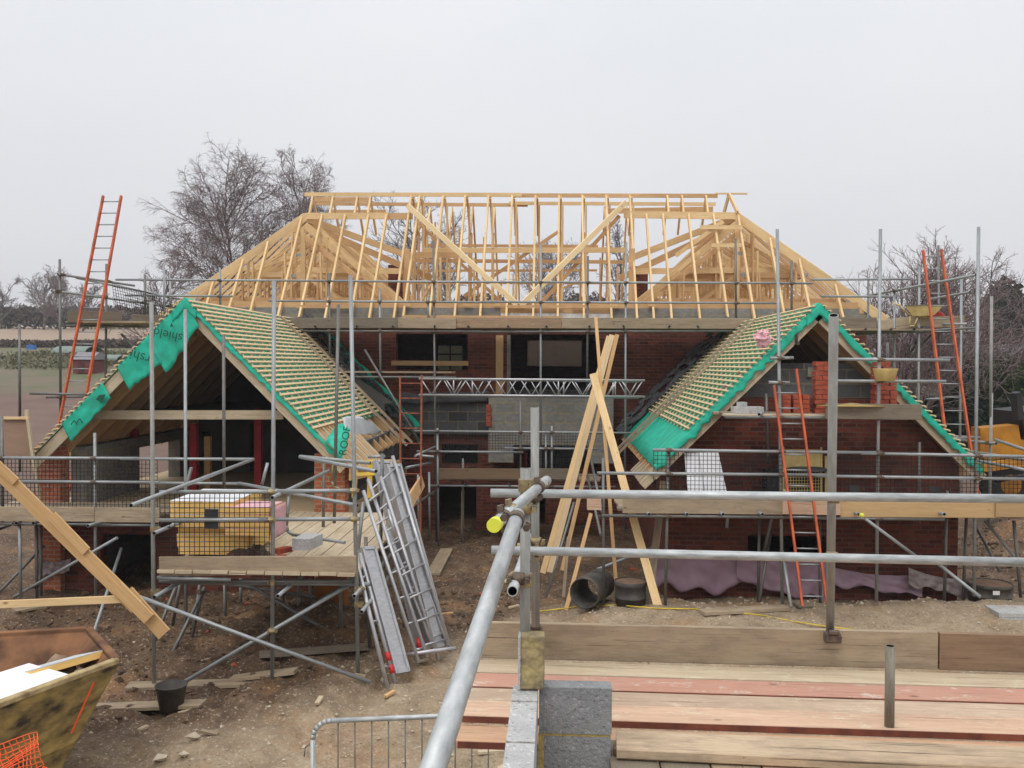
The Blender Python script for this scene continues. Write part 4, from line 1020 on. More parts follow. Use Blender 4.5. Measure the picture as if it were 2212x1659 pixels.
# rusty base sockets and clamps
AXT = U(1181, 1038, 4.5)-U(1068, 1134, 3.45)
def clamp(p, ax, mat, r=.03, L=.05, ears=True):
    mb = MB(); p = V(p); ax = V(ax).normalized(); mb.tube(p-ax*L/2, p+ax*L/2, r, 14)
    if ears:
        s_ = ax.cross(V((0, 1, 0))); s_ = s_.normalized() if s_.length > .1 else V((1, 0, 0))
        for sg in (1, -1):
            q = p+s_*sg*(r+.012); mb.beam(q-s_*.012, q+s_*.008, .022, .026); mb.tube(q-V((0, .05, 0)), q+V((0, .03, 0)), .007, 8); mb.tube(q-V((0, .055, 0)), q-V((0, .04, 0)), .013, 6)
    return mb.build('coupler', mat, root)
for (px, py, D_, ax, m_) in [(1801, 1076, 5.06, (0, 0, 1), BRASS), (1797, 1203, 5.06, (0, 0, 1), BRASS), (1135, 1098, 4.33, (0, 0, 1), BRASS), (1103, 1104, 3.74, AXT, BRASS), (1086, 1118, 3.60, AXT, COUP),
        (1120, 1250, 4.25, (0, 0, 1), COUP), (1157, 1170, 5.3, (0, 0, 1), BRASS), (1160, 1190, 5.28, (1, 0, 0), BRASS), (1163, 1053, 4.28, AXT, COUP), (1114, 1124, 3.14, U(1118, 1112, 3.2)-U(925, 1690, 1.58), COUP), (1155, 1075, 5.3, (1, 0, 0), COUP)]:
    clamp(U(px, py, D_), ax, m_)
for px, py in ((1157, 1355), (1796, 1368)):
    p = U(px, py, 5.6); MB().beam(p+V((-.045, -.02, -.02)), p+V((.045, -.02, -.02)), .07, .06, ch=.015).beam(p+V((-.03, -.05, .02)), p+V((.03, -.05, .02)), .03, .03, ch=.008).build('board_clip', COUP, root)
p = U(1068, 1134, 3.44); q = U(1072, 1130, 3.49)
ax = (U(1181, 1038, 4.5)-U(1068, 1134, 3.45)).normalized()
MB().tube(p-ax*.012, p+ax*.03, .0275, 20).build('tube_cap', CAPY, root)
S.t('upright_pole', (1923, 1395, 4.75), (1921, 1575, 4.75), GALVS, True, n=20)
# toe boards
def xb_(px, D): return X(px, D)
yT = 5.7
x0 = X(1022, yT)
MB().beam((x0, yT+.02, DZ+.115), (X(2030, yT), yT-.02, DZ+.115), .038, .226, ch=.004).build('toe_board', OLDBOARD, root)
MB().beam((X(2034, yT), yT-.02, DZ+.113), (X(2400, yT), yT-.06, DZ+.113), .038, .226, ch=.004).build('toe_board', wood('dark toe board', (.30, .20, .125), (.21, .135, .085), dirt=(.12, .08, .055), stretch=8), root)
def dboard(y, z, px0, mat, w=.2185, edge=None, t=.038, px1=2600, dy=-.10):
    a = V((X(px0, y), y+w/2, z-t/2)); b = V((X(px1, y), y+w/2+dy, z-t/2))
    return MB().beam(a, b, w, t, ch=.003).build('deck_board', mat, root)
dboard(5.46, DZ, 1022, PALEBOARD); dboard(5.23, DZ-.004, 1012, REDBOARD); dboard(4.998, DZ-.010, 1008, TANB); dboard(4.768, DZ+.002, 1000, NEWBOARD)
for y_, z_, p_ in ((4.7675, DZ, 1000), (4.5445, DZ-.042, 990), (5.2285, DZ-.006, 1012)):
    MB().beam((X(p_+2, y_), y_-.004, z_-.018), (X(2600, y_), y_-.104, z_-.018), .005, .033).build('board_edge', REDWOOD, root)
dboard(4.545, DZ-.040, 990, wood('orange tan board', (.64, .41, .26), (.52, .31, .19), dirt=(.28, .18, .12), stretch=8))
# boards laid towards the camera under the thick plank
for i in range(10):
    xa_ = X(1322, 4.35)+i*.232
    MB().beam((xa_+.11, 2.6, DZ-.02), (xa_+.11, 4.50-.03*(i % 2), DZ-.02), .222, .038, ch=.003).build('deck_board', [GREYBOARD, GREYBOARD, OLDBOARD, NEWBOARD, OLDBOARD, GREYBOARD, PALEBOARD, PALEBOARD, OLDBOARD, NEWBOARD][i], root)
S.done()
MB().beam((X(1338, 4.36), 4.375, DZ+.032), (X(2500, 4.36), 4.26, DZ+.032), .232, .05, ch=.006).build('plank', TOPBOARD, label='thick mud splashed plank lying on top of the near scaffold boards', cat='plank')
p = U(1330, 1607, 4.33); MB().beam(p+V((-.01, 0, -.03)), p+V((.035, 0, -.03)), .04, .05, ch=.01).build('metal_bracket', COUP, label='small dark rusty metal bracket at the end of the mud splashed plank', cat='bracket')
# block wall
wallr = thing('block_wall', 'low pale concrete block wall running towards the camera beside the scaffold boards', 'wall', (X(1135, 4), 3.6, -2.2))
ztop = -1.52
xw0, xw1 = X(1112, 4.3), X(1166, 4.3)
yy = 2.45; k = 0
for (ya, yb2) in ((4.13, 4.34), (3.68, 4.12), (3.23, 3.67), (2.78, 3.22), (2.3, 2.77)):
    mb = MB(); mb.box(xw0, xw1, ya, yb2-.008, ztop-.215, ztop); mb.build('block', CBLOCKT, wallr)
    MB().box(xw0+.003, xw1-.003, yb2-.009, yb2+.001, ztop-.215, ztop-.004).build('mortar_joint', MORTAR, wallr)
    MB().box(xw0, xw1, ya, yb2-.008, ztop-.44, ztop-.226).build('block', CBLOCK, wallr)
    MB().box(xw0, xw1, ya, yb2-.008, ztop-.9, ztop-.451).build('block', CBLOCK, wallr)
MB().box(xw0+.004, xw1-.004, 2.3, 4.32, ztop-.226, ztop-.215).build('mortar_joint', MORTAR, wallr)
xr1 = X(1326, 4.35)
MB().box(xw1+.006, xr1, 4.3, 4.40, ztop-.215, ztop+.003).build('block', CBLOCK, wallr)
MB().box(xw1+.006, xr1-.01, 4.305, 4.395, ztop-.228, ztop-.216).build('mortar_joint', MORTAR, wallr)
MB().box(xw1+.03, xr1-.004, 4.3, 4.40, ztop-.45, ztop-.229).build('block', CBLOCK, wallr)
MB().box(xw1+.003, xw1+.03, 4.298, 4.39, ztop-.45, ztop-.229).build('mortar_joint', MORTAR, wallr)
# upright mortared half block
pb = MB(); cx, cy = X(1155, 4.33), 4.30
def rb_(u, v):
    return (cx-.048+.1*u, cy-.05-.006*noise.noise(V((u*5, v*9, 0))), ztop+.01+.245*v)
pb.box(cx-.055, cx+.055, cy-.048, cy+.05, ztop+.005, ztop+.255)
o = pb.build('standing_block', ROUGHM, label='upright half block crusted with yellow mortar standing on the pale block wall', cat='concrete block')
mb = MB(); mb.grid(rb_, 20, 40, (0, .002, 0)); mb.build('crusted_face', ROUGHM, o)
MB().box(cx-.068, cx-.056, cy-.045, cy+.05, ztop+.005, ztop+.25).build('clean_face', CBLOCKT, o)
m = o.modifiers.new('bev', 'BEVEL'); m.width = .008; m.segments = 2

# ------------------------------------------------------------------ ladders and timbers
def ladder(label, lb, lt, rb2, rt, n, mat, rung, w=.028, d=.06, name='ladder', cat='ladder', round_=False, skip=0):
    lb, lt, rb2, rt = U(*lb), U(*lt), U(*rb2), U(*rt)
    root = thing(name, label, cat, (lb+rb2)/2)
    fw = (lt-lb).cross(rt-lt).normalized()
    for a, b in ((lb, lt), (rb2, rt)):
        (MB().tube(a, b, w/2, 10) if round_ else MB().beam(a, b, d, w, fw.cross(b-a)) if False else (MB().tube(a, b, w/2, 10) if round_ else MB().beam(a, b, w, d, fw))).build('side_rail', mat, root)
    for i in range(n):
        t = (i+.5)/n
        qa, qb = lb.lerp(lt, t), rb2.lerp(rt, t)
        if not round_:
            z_ = max(lb.z, rb2.z)+(min(lt.z, rt.z)-max(lb.z, rb2.z))*t
            qa, qb = lb.lerp(lt, (z_-lb.z)/(lt.z-lb.z)), rb2.lerp(rt, (z_-rb2.z)/(rt.z-rb2.z))
        MB().tube(qa, qb, .011 if not round_ else .014, 8).build('rung', rung, root)
    return root
ladder('long orange ladder at the left leaning on the corner scaffold return', (97, 1075, 16.6), (223, 423, 18.0), (150, 1060, 16.6), (262, 423, 18.0), 24, ORANGE, GALV, .03, .07)
ladder('long orange ladder at the right leaning up past the wheelbarrow scaffold', (2064, 1120, 16.0), (1994, 541, 17.6), (2114, 1085, 16.0), (2033, 539, 17.6), 19, ORANGE, GALV, .03, .07)
ladder('orange ladder leaning on the bricklayers platform of the right gable', (1733, 1309, 13.35), (1672, 832, 13.75), (1786, 1306, 13.35), (1720, 797, 13.75), 14, ORANGE, GALV, .03, .07)
ladder('thin rusty red ladder standing upright in the recess beside the left wing', (866, 1140, 16.0), (864, 812, 16.4), (908, 1175, 16.0), (911, 810, 16.4), 10, RUSTY, RUSTY, .03, .035)
# aluminium tower parts leaning on the platform
def frame(label, lb, lt, rb2, rt, n): ladder(label, lb, lt, rb2, rt, n, ALU, ALU, .05, name='aluminium_ladder', cat='scaffold frame', round_=True)
frame('tall aluminium tower frame with wide rungs, outermost of the leaning pile', (923, 1420, 11.3), (795, 1035, 12.2), (975, 1408, 11.9), (848, 985, 12.7), 8)
frame('aluminium tower frame, second in the leaning pile with its foot on the gravel', (905, 1432, 11.2), (785, 1060, 12.0), (948, 1425, 11.6), (822, 1030, 12.3), 7)
frame('shorter aluminium frame leaning low down inside the pile of tower frames', (938, 1405, 11.6), (838, 1145, 12.2), (968, 1396, 11.9), (868, 1120, 12.5), 5)
frame('narrow aluminium frame with red and white tape leaning in front of the platform corner', (858, 1492, 10.7), (777, 1195, 11.2), (838, 1488, 10.5), (769, 1205, 11.0), 3)
def panel(label, a, b, c, th=.05, extra=True):
    a, b, c = U(*a), U(*b), U(*c); du, dv = c-a, b-a
    root = thing('tower_platform', label, 'platform deck', a)
    n = du.cross(dv).normalized()
    MB().hexa([a, a+du, a+du+dv, a+dv], [p+n*th for p in (a, a+du, a+du+dv, a+dv)]).build('deck_panel', ALU, root)
    for q in (a, a+du): MB().beam(q-dv*.01+n*th/2, q+dv*1.01+n*th/2, .035, .09, n).build('edge_rail', ALU, root)
    MB().beam(a+n*.03, a+du+n*.03, .04, .08, n).build('end_rail', ALU, root); MB().beam(a+dv+n*.03, a+du+dv+n*.03, .04, .08, n).build('end_rail', ALU, root)
    if extra:
        for t in (.15, .4, .65, .88):
            q = a+dv*t+du*.5-n*.02; MB().obox(q, .12, .03, .03, Matrix.Rotation(.6, 3, 'Y')).build('claw', ALU, root)
    return root
panel('long flat aluminium platform deck leaning behind the tower frames', (900, 1395, 11.9), (808, 1000, 12.8), (930, 1390, 12.1))
panel('second aluminium platform deck leaning beside the first one in the pile', (935, 1400, 11.8), (832, 1010, 12.6), (962, 1392, 12.0))
panel('short aluminium platform deck with white claws leaning at the left of the pile', (850, 1455, 10.8), (778, 1188, 11.35), (876, 1450, 10.95))
MB().path([U(838, 1100, 11.9), U(855, 1160, 11.8)], .02).build('tower_brace', ALU, label='short thin aluminium brace tube tied to the leaning tower frames', cat='brace')
MB().tube(U(868, 1415, 11.2), U(985, 1400, 11.4), .025, 10, True).build('tower_brace', ALU, label='aluminium tube lying on the gravel at the foot of the tower frames', cat='brace')
for i, (px, py, D, lb) in enumerate([(866, 1412, 11.1, 'red and grey castor wheel lying at the foot of the short platform deck'), (906, 1392, 11.6, 'red rimmed castor wheel lying behind the tower frames')]):
    c = U(px, py, D); r0 = thing('castor_wheel', lb, 'wheel', c); MB().lathe(c, [(0, -.03), (.05, -.03), (.085, -.02), (.09, 0), (.085, .02), (.05, .03), (0, .03)], 20, Matrix.Rotation(R(80), 3, 'Y')).build('tyre', REDP, r0)
    MB().lathe(c, [(0, -.045), (.035, -.045), (.035, .045), (0, .045)], 14, Matrix.Rotation(R(80), 3, 'Y')).build('hub', GALV, r0)
a_, b_ = U(858, 1492, 10.7), U(777, 1195, 11.2)
for t_, l_ in ((.24, 'upper one'), (.15, 'lower one')):
    MB().tube(a_.lerp(b_, t_-.03), a_.lerp(b_, t_+.03), .0285, 12).build('warning_tape', REDP, label='red warning tape band round the narrow front frame, '+l_, cat='tape')
# lattice beams
def lattice(label, x0, x1, yt, yb, D, mat=ALU):
    root = thing('lattice_beam', label, 'lattice beam', U((x0+x1)/2, yb, D))
    a, b, c, d = U(x0, yt, D), U(x1, yt+4, D), U(x0, yb, D), U(x1, yb+4, D)
    MB().tube(a, b, .024, 10).build('top_chord', mat, root); MB().tube(c, d, .024, 10).build('bottom_chord', mat, root)
    n = 9
    for i in range(n):
        t0, t1, t2 = (i+.08)/n, (i+.5)/n, (i+.92)/n
        MB().tube(a.lerp(b, t0), c.lerp(d, t1), .014, 6).build('lattice_bar', mat, root); MB().tube(c.lerp(d, t1), a.lerp(b, t2), .014, 6).build('lattice_bar', mat, root)
    for t in (.155, .62, .87): MB().tube(a.lerp(b, t), c.lerp(d, t), .018, 6).build('lattice_bar', mat, root)
lattice('bright aluminium lattice beam spanning the recess in front of the upper opening', 905, 1393, 818, 853, 18.6)
lattice('second lattice beam just behind the bright one across the recess', 955, 1380, 820, 855, 19.7)
# leaning timbers
def timber(a, b, w, h, label, mat=PINE, up=V((0, 1, 0)), name='timber_length', cat='timber'):
    return MB().beam(U(*a), U(*b), w, h, up).build(name, mat, label=label, cat=cat)
timber((1172, 1238, 16.2), (1316, 727, 17.2), .10, .05, 'thick pale timber leaning left, left one of the crossed bundle')
timber((1187, 1236, 16.15), (1322, 724, 17.15), .10, .05, 'pale timber lying between its neighbours in the left leaning bundle', BATTEN)
timber((1214, 1232, 16.1), (1333, 723, 17.0), .07, .05, 'right one of the long timbers in the left leaning bundle', PINE2)
timber((1427, 1331, 13.7), (1281, 808, 15.6), .125, .045, 'broad pale board leaning to the left with its foot on the gravel mound')
timber((1335, 1316, 14.4), (1287, 686, 16.0), .055, .045, 'thin tall timber batten whose tip reaches the eaves toe board', PINE2)
timber((1222, 1319, 14.3), (1276, 1110, 15.4), .06, .045, 'narrow timber batten leaning right beside the big black pipe', PINE2)
timber((1398, 1318, 14.2), (1434, 1040, 15.0), .115, .045, 'grey brown board leaning right behind the broad pale board', OLDBOARD)
timber((1217, 1290, 14.8), (1228, 1160, 15.2), .05, .05, 'short dull batten standing behind the narrow batten at the pipe', OLDBOARD)
MB().tube(U(1180, 1290, 14.2), U(1240, 1085, 15.0), .02, 8).build('steel_rod', GALVD, label='dark thin steel bar leaning left of the big black pipe', cat='bar')
MB().beam(U(1268, 1085, 14.0), U(1298, 1085, 14.0), .22, .20).build('board_stack', NEWBOARD, label='short pink board ends sticking out at the corner of the right scaffold deck', cat='boards')
# pipe, drums
def horiz_pipe(label, c, r, L, yaw):
    ax = Matrix.Rotation(R(yaw), 3, 'Z') @ Matrix.Rotation(R(-90), 3, 'X')
    return MB().lathe(c, [(r*.92, L), (r*.92, 0), (r, 0), (r*1.03, .05), (r, .08), (r, L*.5), (r*1.04, L*.52), (r, L*.56), (r, L)], 32, ax).build('drain_pipe', BLACKP, label=label, cat='pipe')
BLACKP = plain('dusty black plastic', (.03, .03, .032), (.10, .085, .065), .6, scale=4, detail=7)
p = U(1262, 1282, 13.9); horiz_pipe('large black plastic drain pipe lying open end forward under the recess timbers', p, .235, .75, -22)
def drum(label, px, py, D, r, h, top):
    p = U(px, py, D); root = thing('inspection_chamber', label, 'drain chamber', p)
    MB().lathe(p, [(0, 0), (r*.93, 0), (r*.95, h*.35), (r*.99, h*.36), (r*.99, h*.40), (r*.96, h*.41), (r*.97, h*.8), (r*1.02, h*.82), (r*1.02, h), (r*.97, h), (r*.95, h*.97)], 28).build('body', BLACKP, root)
    MB().lathe(p, [(r*.96, h*.96), (r*.5, h*.99), (0, h*.97)], 28).build('lid', top, root)
    return root
SOILT = plain('dusty lid', (.22, .13, .08), (.12, .08, .055), .9, scale=10)
drum('round black plastic drain chamber standing right of the big pipe', 1362, 1310, 14.1, .245, .40, SOILT)
d2 = drum('low round black drain chamber with a white sticker at the right behind the mound', 2138, 1300, 14.5, .32, .30, SOILT)
p = U(2152, 1281, 14.13); MB().box(p.x-.05, p.x+.05, p.y-.005, p.y, p.z-.03, p.z+.03).build('sticker', WHITE, d2)
# black bucket
p = hit(370, 1539); p.z += .03; bk = thing('bucket', 'black rubber bucket standing in the mud at the foot of the platform pole', 'bucket', p)
MB().lathe(p, [(0, .0), (.12, 0), (.165, .27), (.175, .275), (.175, .285), (.155, .285), (.115, .02), (0, .02)], 28).build('body', BLACKP, bk)
MB().path([p+V((-.165, 0, .25)), p+V((-.175, -.03, .2)), p+V((-.15, -.06, .17))], .005, 6).build('handle', BLACK, bk)
# ground planks and sole boards
def lay(px0, py0, px1, py1, label, mat=OLDBOARD, w=.2, t=.04, z=None):
    a, b = hit(px0, py0), hit(px1, py1); a.z += .035; b.z += .035
    return MB().beam(a, b, w, t, ch=.003).build('plank', mat, label=label, cat='plank')
lay(275, 1489, 835, 1472, 'long sole board on the ground under the platform poles', OLDBOARD, .22)
lay(185, 1535, 440, 1527, 'plank lying in the mud between the skip and the black bucket', OLDBOARD, .2)
lay(500, 1472, 640, 1455, 'short muddy plank behind the long sole board under the platform', OLDBOARD, .18)
lay(30, 1325, 95, 1312, 'weathered plank on the ground at the far left under the horizontal timber', OLDBOARD, .2)
lay(560, 1420, 800, 1402, 'muddy plank lying under the loading platform', GREYBOARD, .2)
lay(935, 1245, 965, 1190, 'short plank lying in the recess beside a scaffold pole foot', OLDBOARD, .25)
lay(1115, 1213, 1160, 1210, 'small offcut plank in the recess near the leaning bundle', GREYBOARD, .15)
lay(1515, 1328, 1700, 1318, 'raised plank lying on the gravel before the right wing wall', OLDBOARD, .2, .05)
lay(1715, 1310, 1745, 1309, 'square board under the foot of the right ladder', GREYBOARD, .3)
p = UZ(2190, 1345, -3.6); lv = thing('slab_stack', 'stack of grey slabs at the right edge beyond the near toe board', 'slabs', p)
for i in range(3): MB().box(p.x-.25, p.x+.9, p.y-.1, p.y+.35, p.z-.02+.06*i, p.z+.035+.06*i).build('slab', CBLOCKT, lv)
orr = random.Random(4)
for i in range(14):
    x, y = orr.uniform(-5.8, .6), orr.uniform(8.6, 16); a_ = orr.uniform(0, 3.1); L_ = orr.uniform(.12, .35); z = gz(x, y)+.015
    v_ = V((math.cos(a_), math.sin(a_), 0))*L_/2
    MB().beam(V((x, y, z))-v_, V((x, y, z+orr.uniform(0, .03)))+v_, .05, .025).build('timber_offcut', orr.choice((PINE2, OLDBOARD, PALEBOARD)), label='short timber offcut dropped on the churned ground', cat='offcut', group='timber offcuts on the ground')
# yellow cable
pts = [hit(px, py) for px, py in ((1165, 1322), (1250, 1312), (1330, 1309), (1420, 1316), (1500, 1318), (1560, 1322), (1640, 1330), (1720, 1345), (1790, 1356), (1850, 1362))]
for p in pts: p.z += .012
MB().path(pts, .009, 6).build('cable', CABLE, label='thin yellow cable snaking over the gravel before the right wing', cat='cable')
# leaning roof timber frame at the far left
lf = thing('timber_truss', 'home made timber frame of nailed boards leaning down across the left edge', 'timber frame', U(300, 1380, 9.3))
def tp(a, b, w, off=0, name='board', mat=PINE):
    A, B = U(*a), U(*b); o = V((0, off, 0)); return MB().beam(A+o, B+o, w, .03, V((0, 1, 0)).cross(B-A).cross(B-A) if False else (B-A).cross(V((0, 1, 0)))).build(name, mat, lf)
def tb(a, b, h, off=0, name='board', mat=PINE):
    A, B = U(*a)+V((0, off, 0)), U(*b)+V((0, off, 0))
    return MB().beam(A, B, .028, h, (B-A).cross(V((0, 1, 0)))).build(name, mat, lf)
TRM = wood('warm frame pine', (.60, .39, .19), (.48, .29, .13))
tb((-60, 960, 9.3), (296, 1312, 9.3), .155, 0, mat=TRM); tb((270, 1280, 9.3), (352, 1372, 9.3), .15, .035, mat=TRM)
tb((-40, 968, 9.3), (38, 1040, 9.3), .09, -.03, mat=TRM); tb((115, 1112, 9.3), (190, 1190, 9.3), .10, -.03, mat=TRM); tb((255, 1265, 9.3), (325, 1335, 9.3), .13, -.032, mat=TRM)
tb((-60, 1310, 9.3), (262, 1296, 9.3), .075, .04, mat=PINE)
pf = thing('plywood_hoarding', 'brown plywood panel in a pale batten frame on the left wing scaffold', 'panel', U(35, 1090, 14.2))
MB().hexa([U(0, 985, 14.3), U(65, 985, 14.3), U(65, 985, 14.35), U(0, 985, 14.35)], [U(2, 906, 14.3), U(60, 906, 14.3), U(60, 906, 14.35), U(2, 906, 14.35)]).build('sheet', PLY, pf)
MB().beam(U(4, 903, 14.27), U(62, 903, 14.27), .05, .04).build('frame_batten', PINE, pf); MB().beam(U(60, 905, 14.25), U(86, 1090, 14.2), .045, .04, V((0, 1, 0))).build('frame_batten', PALEBOARD, pf)
MB().beam(U(58, 885, 14.28), U(58, 903, 14.28), .05, .04, V((0, 1, 0))).build('frame_batten', PALEBOARD, pf)
# insulation packs
def ibox(label, px0, px1, py, D, dz, dy, mat_top=FOIL, group='yellow insulation boards stacked on the platform', yaw=0, side=INSUL):
    a = U(px0, py, D); b = U(px1, py, D); w = b.x-a.x
    c = V(((a.x+b.x)/2, D+dy/2, a.z+dz/2)); rot = Matrix.Rotation(R(yaw), 3, 'Z')
    root = thing('insulation_board', label, 'insulation', (c.x, c.y, a.z), group)
    MB().obox(c, w, dy, dz-.012, rot).build('foam_core', side, root)
    MB().obox(c+V((0, 0, dz/2-.003)), w+.004, dy+.004, .005, rot).build('foil_facing', mat_top, root)
zd = 1198
for k in range(4):
    ibox('yellow insulation board with foil facing in the left pile on the platform, narrow lower tier', 378+6+random.randint(-2, 2), 535+random.randint(-4, 4), zd-14.5*k, 11.3, .088, 1.1)
for k in range(4):
    ibox('yellow insulation board in the wide upper tier of the left pile on the platform', 368+random.randint(-3, 5), 500+random.randint(-5, 5), zd-58-14.5*k, 11.2, .085, 1.1)
for k in range(4):
    ibox('pink edged insulation board in the taller right pile on the platform', 486+random.randint(-2, 2), 583+random.randint(-3, 1), zd-41-15.5*k, 11.15, .09, .5, PINKL, group='pink edged insulation boards in the right pile', yaw=-3)
a = U(380, 1098, 11.2)
def shp(u, v):
    p0 = V((X(590, 11.1), 11.1+.5*u, U(590, 1098, 11.1).z)); p1 = V((X(592, 11.1), 11.05+.55*u, U(590, 1165, 11.1).z))
    return p0.lerp(p1, v)+V((.02*noise.noise(V((u*5, v*4, 0))), 0, 0))
MB().grid(shp, 14, 8, (.004, 0, 0)).build('foil_wrapping', PINKL, label='pale pink foil sheet hanging down the right side of the insulation pile', cat='foil sheet')
def crum(u, v):
    p = U(480+115*u, 1200, 11.05+.5*v); p.z = -2.45+.17*math.sin(math.pi*min(1, max(0, u*1.1)))**.5*(.6+.5*noise.noise(V((u*5, v*3, 1))))*(.4+v)
    return p
MB().grid(crum, 30, 10, (0, 0, -.004)).build('dark_wrapping', plain('dark brown plastic', (.09, .045, .04), (.03, .02, .02), .4, scale=8), label='crumpled dark brown plastic lying under the right insulation pile', cat='plastic sheet')
# block and bricks on platform
p = U(655, 1190, 11.1); MB().obox(p+V((0, .2, .075)), .235, .40, .14, Matrix.Rotation(R(-8), 3, 'Z')).build('concrete_block', CBLOCKT, label='single grey concrete block lying on the platform boards right of the insulation', cat='concrete block')
bricks0 = None
def brick(label, c, rot, group, L=.215):
    global bricks0
    if bricks0 is None:
        mb = MB(); mb.box(-.105, .105, -.049, .049, 0, .063); o = mb.build('brick', BRK, base=(0, 0, 0)); bricks0 = o
    else:
        o = bricks0.copy(); COL.objects.link(o)
    o.location = c; o.rotation_euler = rot; tag(o, label, 'brick', group)
for i, (px, py, D, a_) in enumerate([(600, 1188, 11.15, .3), (622, 1196, 11.0, -.4), (612, 1180, 11.3, 1.0), (560, 1195, 10.95, .1), (578, 1190, 11.0, .5)]):
    p = U(px, py, D); p.z = -2.435+(.066 if i == 2 else 0); brick('loose red brick lying beside the grey block on the platform deck', p, (0, 0, a_), 'loose bricks on the platform')
# brick stacks on the gable platform
zplat = Z(894, 13.8)+.02
for (xc, ncol, lab, grp, D) in [(X(1776, 14.2), 11, 'red brick in the tall stack left of the near post on the gable platform', 'bricks in the tall stack', 14.25), (X(1905, 14.2), 11, 'red brick in the tall stack right of the near post on the gable platform', 'bricks in the right stack', 14.25)]:
    for k in range(ncol):
        for j in range(2):
            if k % 2: c = V((xc-.055+.11*j, D, zplat+k*.072)); rz = R(90)
            else: c = V((xc, D-.055+.11*j, zplat+k*.072)); rz = 0
            brick(lab, c+V((random.uniform(-.014, .014), random.uniform(-.01, .01), 0)), (0, 0, rz+random.uniform(-.05, .05)), grp)
        if xc > X(1850, 14.2): 
            brick(lab, V((xc+.16, D, zplat+k*.072)), (0, 0, R(90)+random.uniform(-.05, .05)), grp) if k < 8 else None
for k in range(4):
    for j in range(3):
        brick('red brick in the low stack behind the right ladder on the gable platform', V((X(1715, 14.2)+.14*j-.1, 14.25, zplat+k*.072)), (0, 0, R(90)+random.uniform(-.08, .08)), 'bricks in the low stack behind the ladder')
p = U(1617, 893, 13.9); MB().obox(V((p.x, 14.0, zplat+.05)), .44, .215, .1, Matrix.Rotation(R(4), 3, 'Z')).build('concrete_block', CBLOCKT, label='pale block lying flat at the left end of the gable platform', cat='concrete block')
MB().obox(V((X(1605, 14), 14.05, zplat+.135)), .12, .1, .065, Matrix.Rotation(R(30), 3, 'Z')).build('concrete_block', CBLOCKT, label='broken block lump on top of the flat pale block', cat='concrete block')
p = U(1820, 868, 13.7)
MB().lathe(V((p.x+.15, 13.75, Z(873, 13.75))), [(0, 0), (.5, 0), (.52, .01), (0, .05)], 16, Matrix.Diagonal((1, .4, 1))).build('mortar_board', MORTAR, label='mound of sandy mortar on a board above the dark toe board', cat='mortar')
# yellow crate hanging near the stack
p = U(1912, 823, 13.6); MB().lathe(p, [(0, 0), (.13, 0), (.17, .17), (.175, .18), (.16, .17), (.12, .01), (0, .01)], 16).build('tub', CREAMY, label='faded yellow tub on the rail before the right brick stack', cat='tub')
# pink bag on the pole stub
pt = [U(1648, 732, 14.45)]
mb = MB()
def bag(u, v):
    th = u*2*math.pi; r = (.095+.09*noise.noise(V((math.cos(th)*2.2, math.sin(th)*2.2, v*5))))*math.sin(math.pi*(.12+.8*v))**.6
    return pt[0]+V((r*math.cos(th)*1.15, r*math.sin(th), (.5-v)*.27+.03*noise.noise(V((th, v*5, 3)))))
mb.grid(bag, 20, 12, smooth=False).build('plastic_bag', PINKL, label='crumpled pink plastic bag caught on a pole over the right roof', cat='bag')
# white insulation sheets in front of the gable
for (x0, x1, x2, x3, lab, dd) in [(1478, 1510, 1528, 1490, 'narrow white foil board leaning on the right gable brickwork', 0), (1510, 1552, 1578, 1530, 'wide white foil board leaning beside the narrow one on the brickwork', .08)]:
    q = [U(x0, 978, 14.75-dd), U(x1, 978, 14.75-dd), U(x2, 1100, 14.4-dd), U(x3, 1100, 14.4-dd)]
    MB().hexa(q, [p+V((0, .04, 0)) for p in q]).build('foil_board', FOIL, label=lab, cat='insulation board')
# yellow loading gate
gt = thing('loading_gate', 'yellow steel loading gate with a solid top panel and mesh below on the right deck', 'gate', U(1732, 1090, 14.5))
D = 14.5
MB().box(X(1692, D), X(1774, D), D, D+.03, Z(1004, D), Z(966, D)).build('top_panel', CREAMY, gt)
for px in (1692, 1774, 1784): MB().tube(U(px, 966 if px < 1780 else 985, D), U(px, 1085, D), .018, 8).build('frame_tube', CREAMY, gt)
MB().tube(U(1684, 1060, D-.02), U(1700, 1060, D-.02), .025, 8).build('frame_tube', CREAMY, gt)
mb = MB()
for i in range(13): mb.tube(U(1696+6*i, 1006, D), U(1696+6*i, 1075, D), .005, 4)
for i in range(10): mb.tube(U(1694, 1010+7*i, D), U(1772, 1010+7*i, D), .005, 4)
mb.build('wire_mesh', CREAMY, gt)
MB().box(X(1660, 14.6), X(1800, 14.6), 14.62, 14.9, Z(1095, 14.6), Z(1012, 14.6)).build('mixer_tank', BLACK, label='dark box shaped tank standing behind the yellow loading gate', cat='tank')
MB().lathe(U(1735, 1010, 14.7), [(.0, .05), (.3, .035), (.42, 0), (.42, -.02)], 24).build('tank_lid', LEAD, label='shallow grey lid on the dark tank behind the gate', cat='lid')
# yellow gate by the left wing
yg = thing('loading_gate', 'bright yellow gate frame behind the tower frames at the foot of the left wing roof', 'gate', U(800, 1080, 13.3))
for a_, b_ in (((768, 998), (850, 996)), ((768, 998), (765, 1075)), ((768, 1025), (830, 1022)), ((800, 998), (798, 1075))):
    MB().beam(U(*a_, 13.4), U(*b_, 13.4), .07, .05, V((0, .2, 1))).build('frame_bar', YELLOW, yg)
S_ = bpy.data.objects.new
# orange digger bucket part under the platform
MB().obox(U(715, 1290, 13.6), .45, .3, .55).build('orange_sheet', plain('orange cladding', (.30, .10, .02), None, .7), label='dull orange panel leaning in the dark under the loading platform', cat='panel')
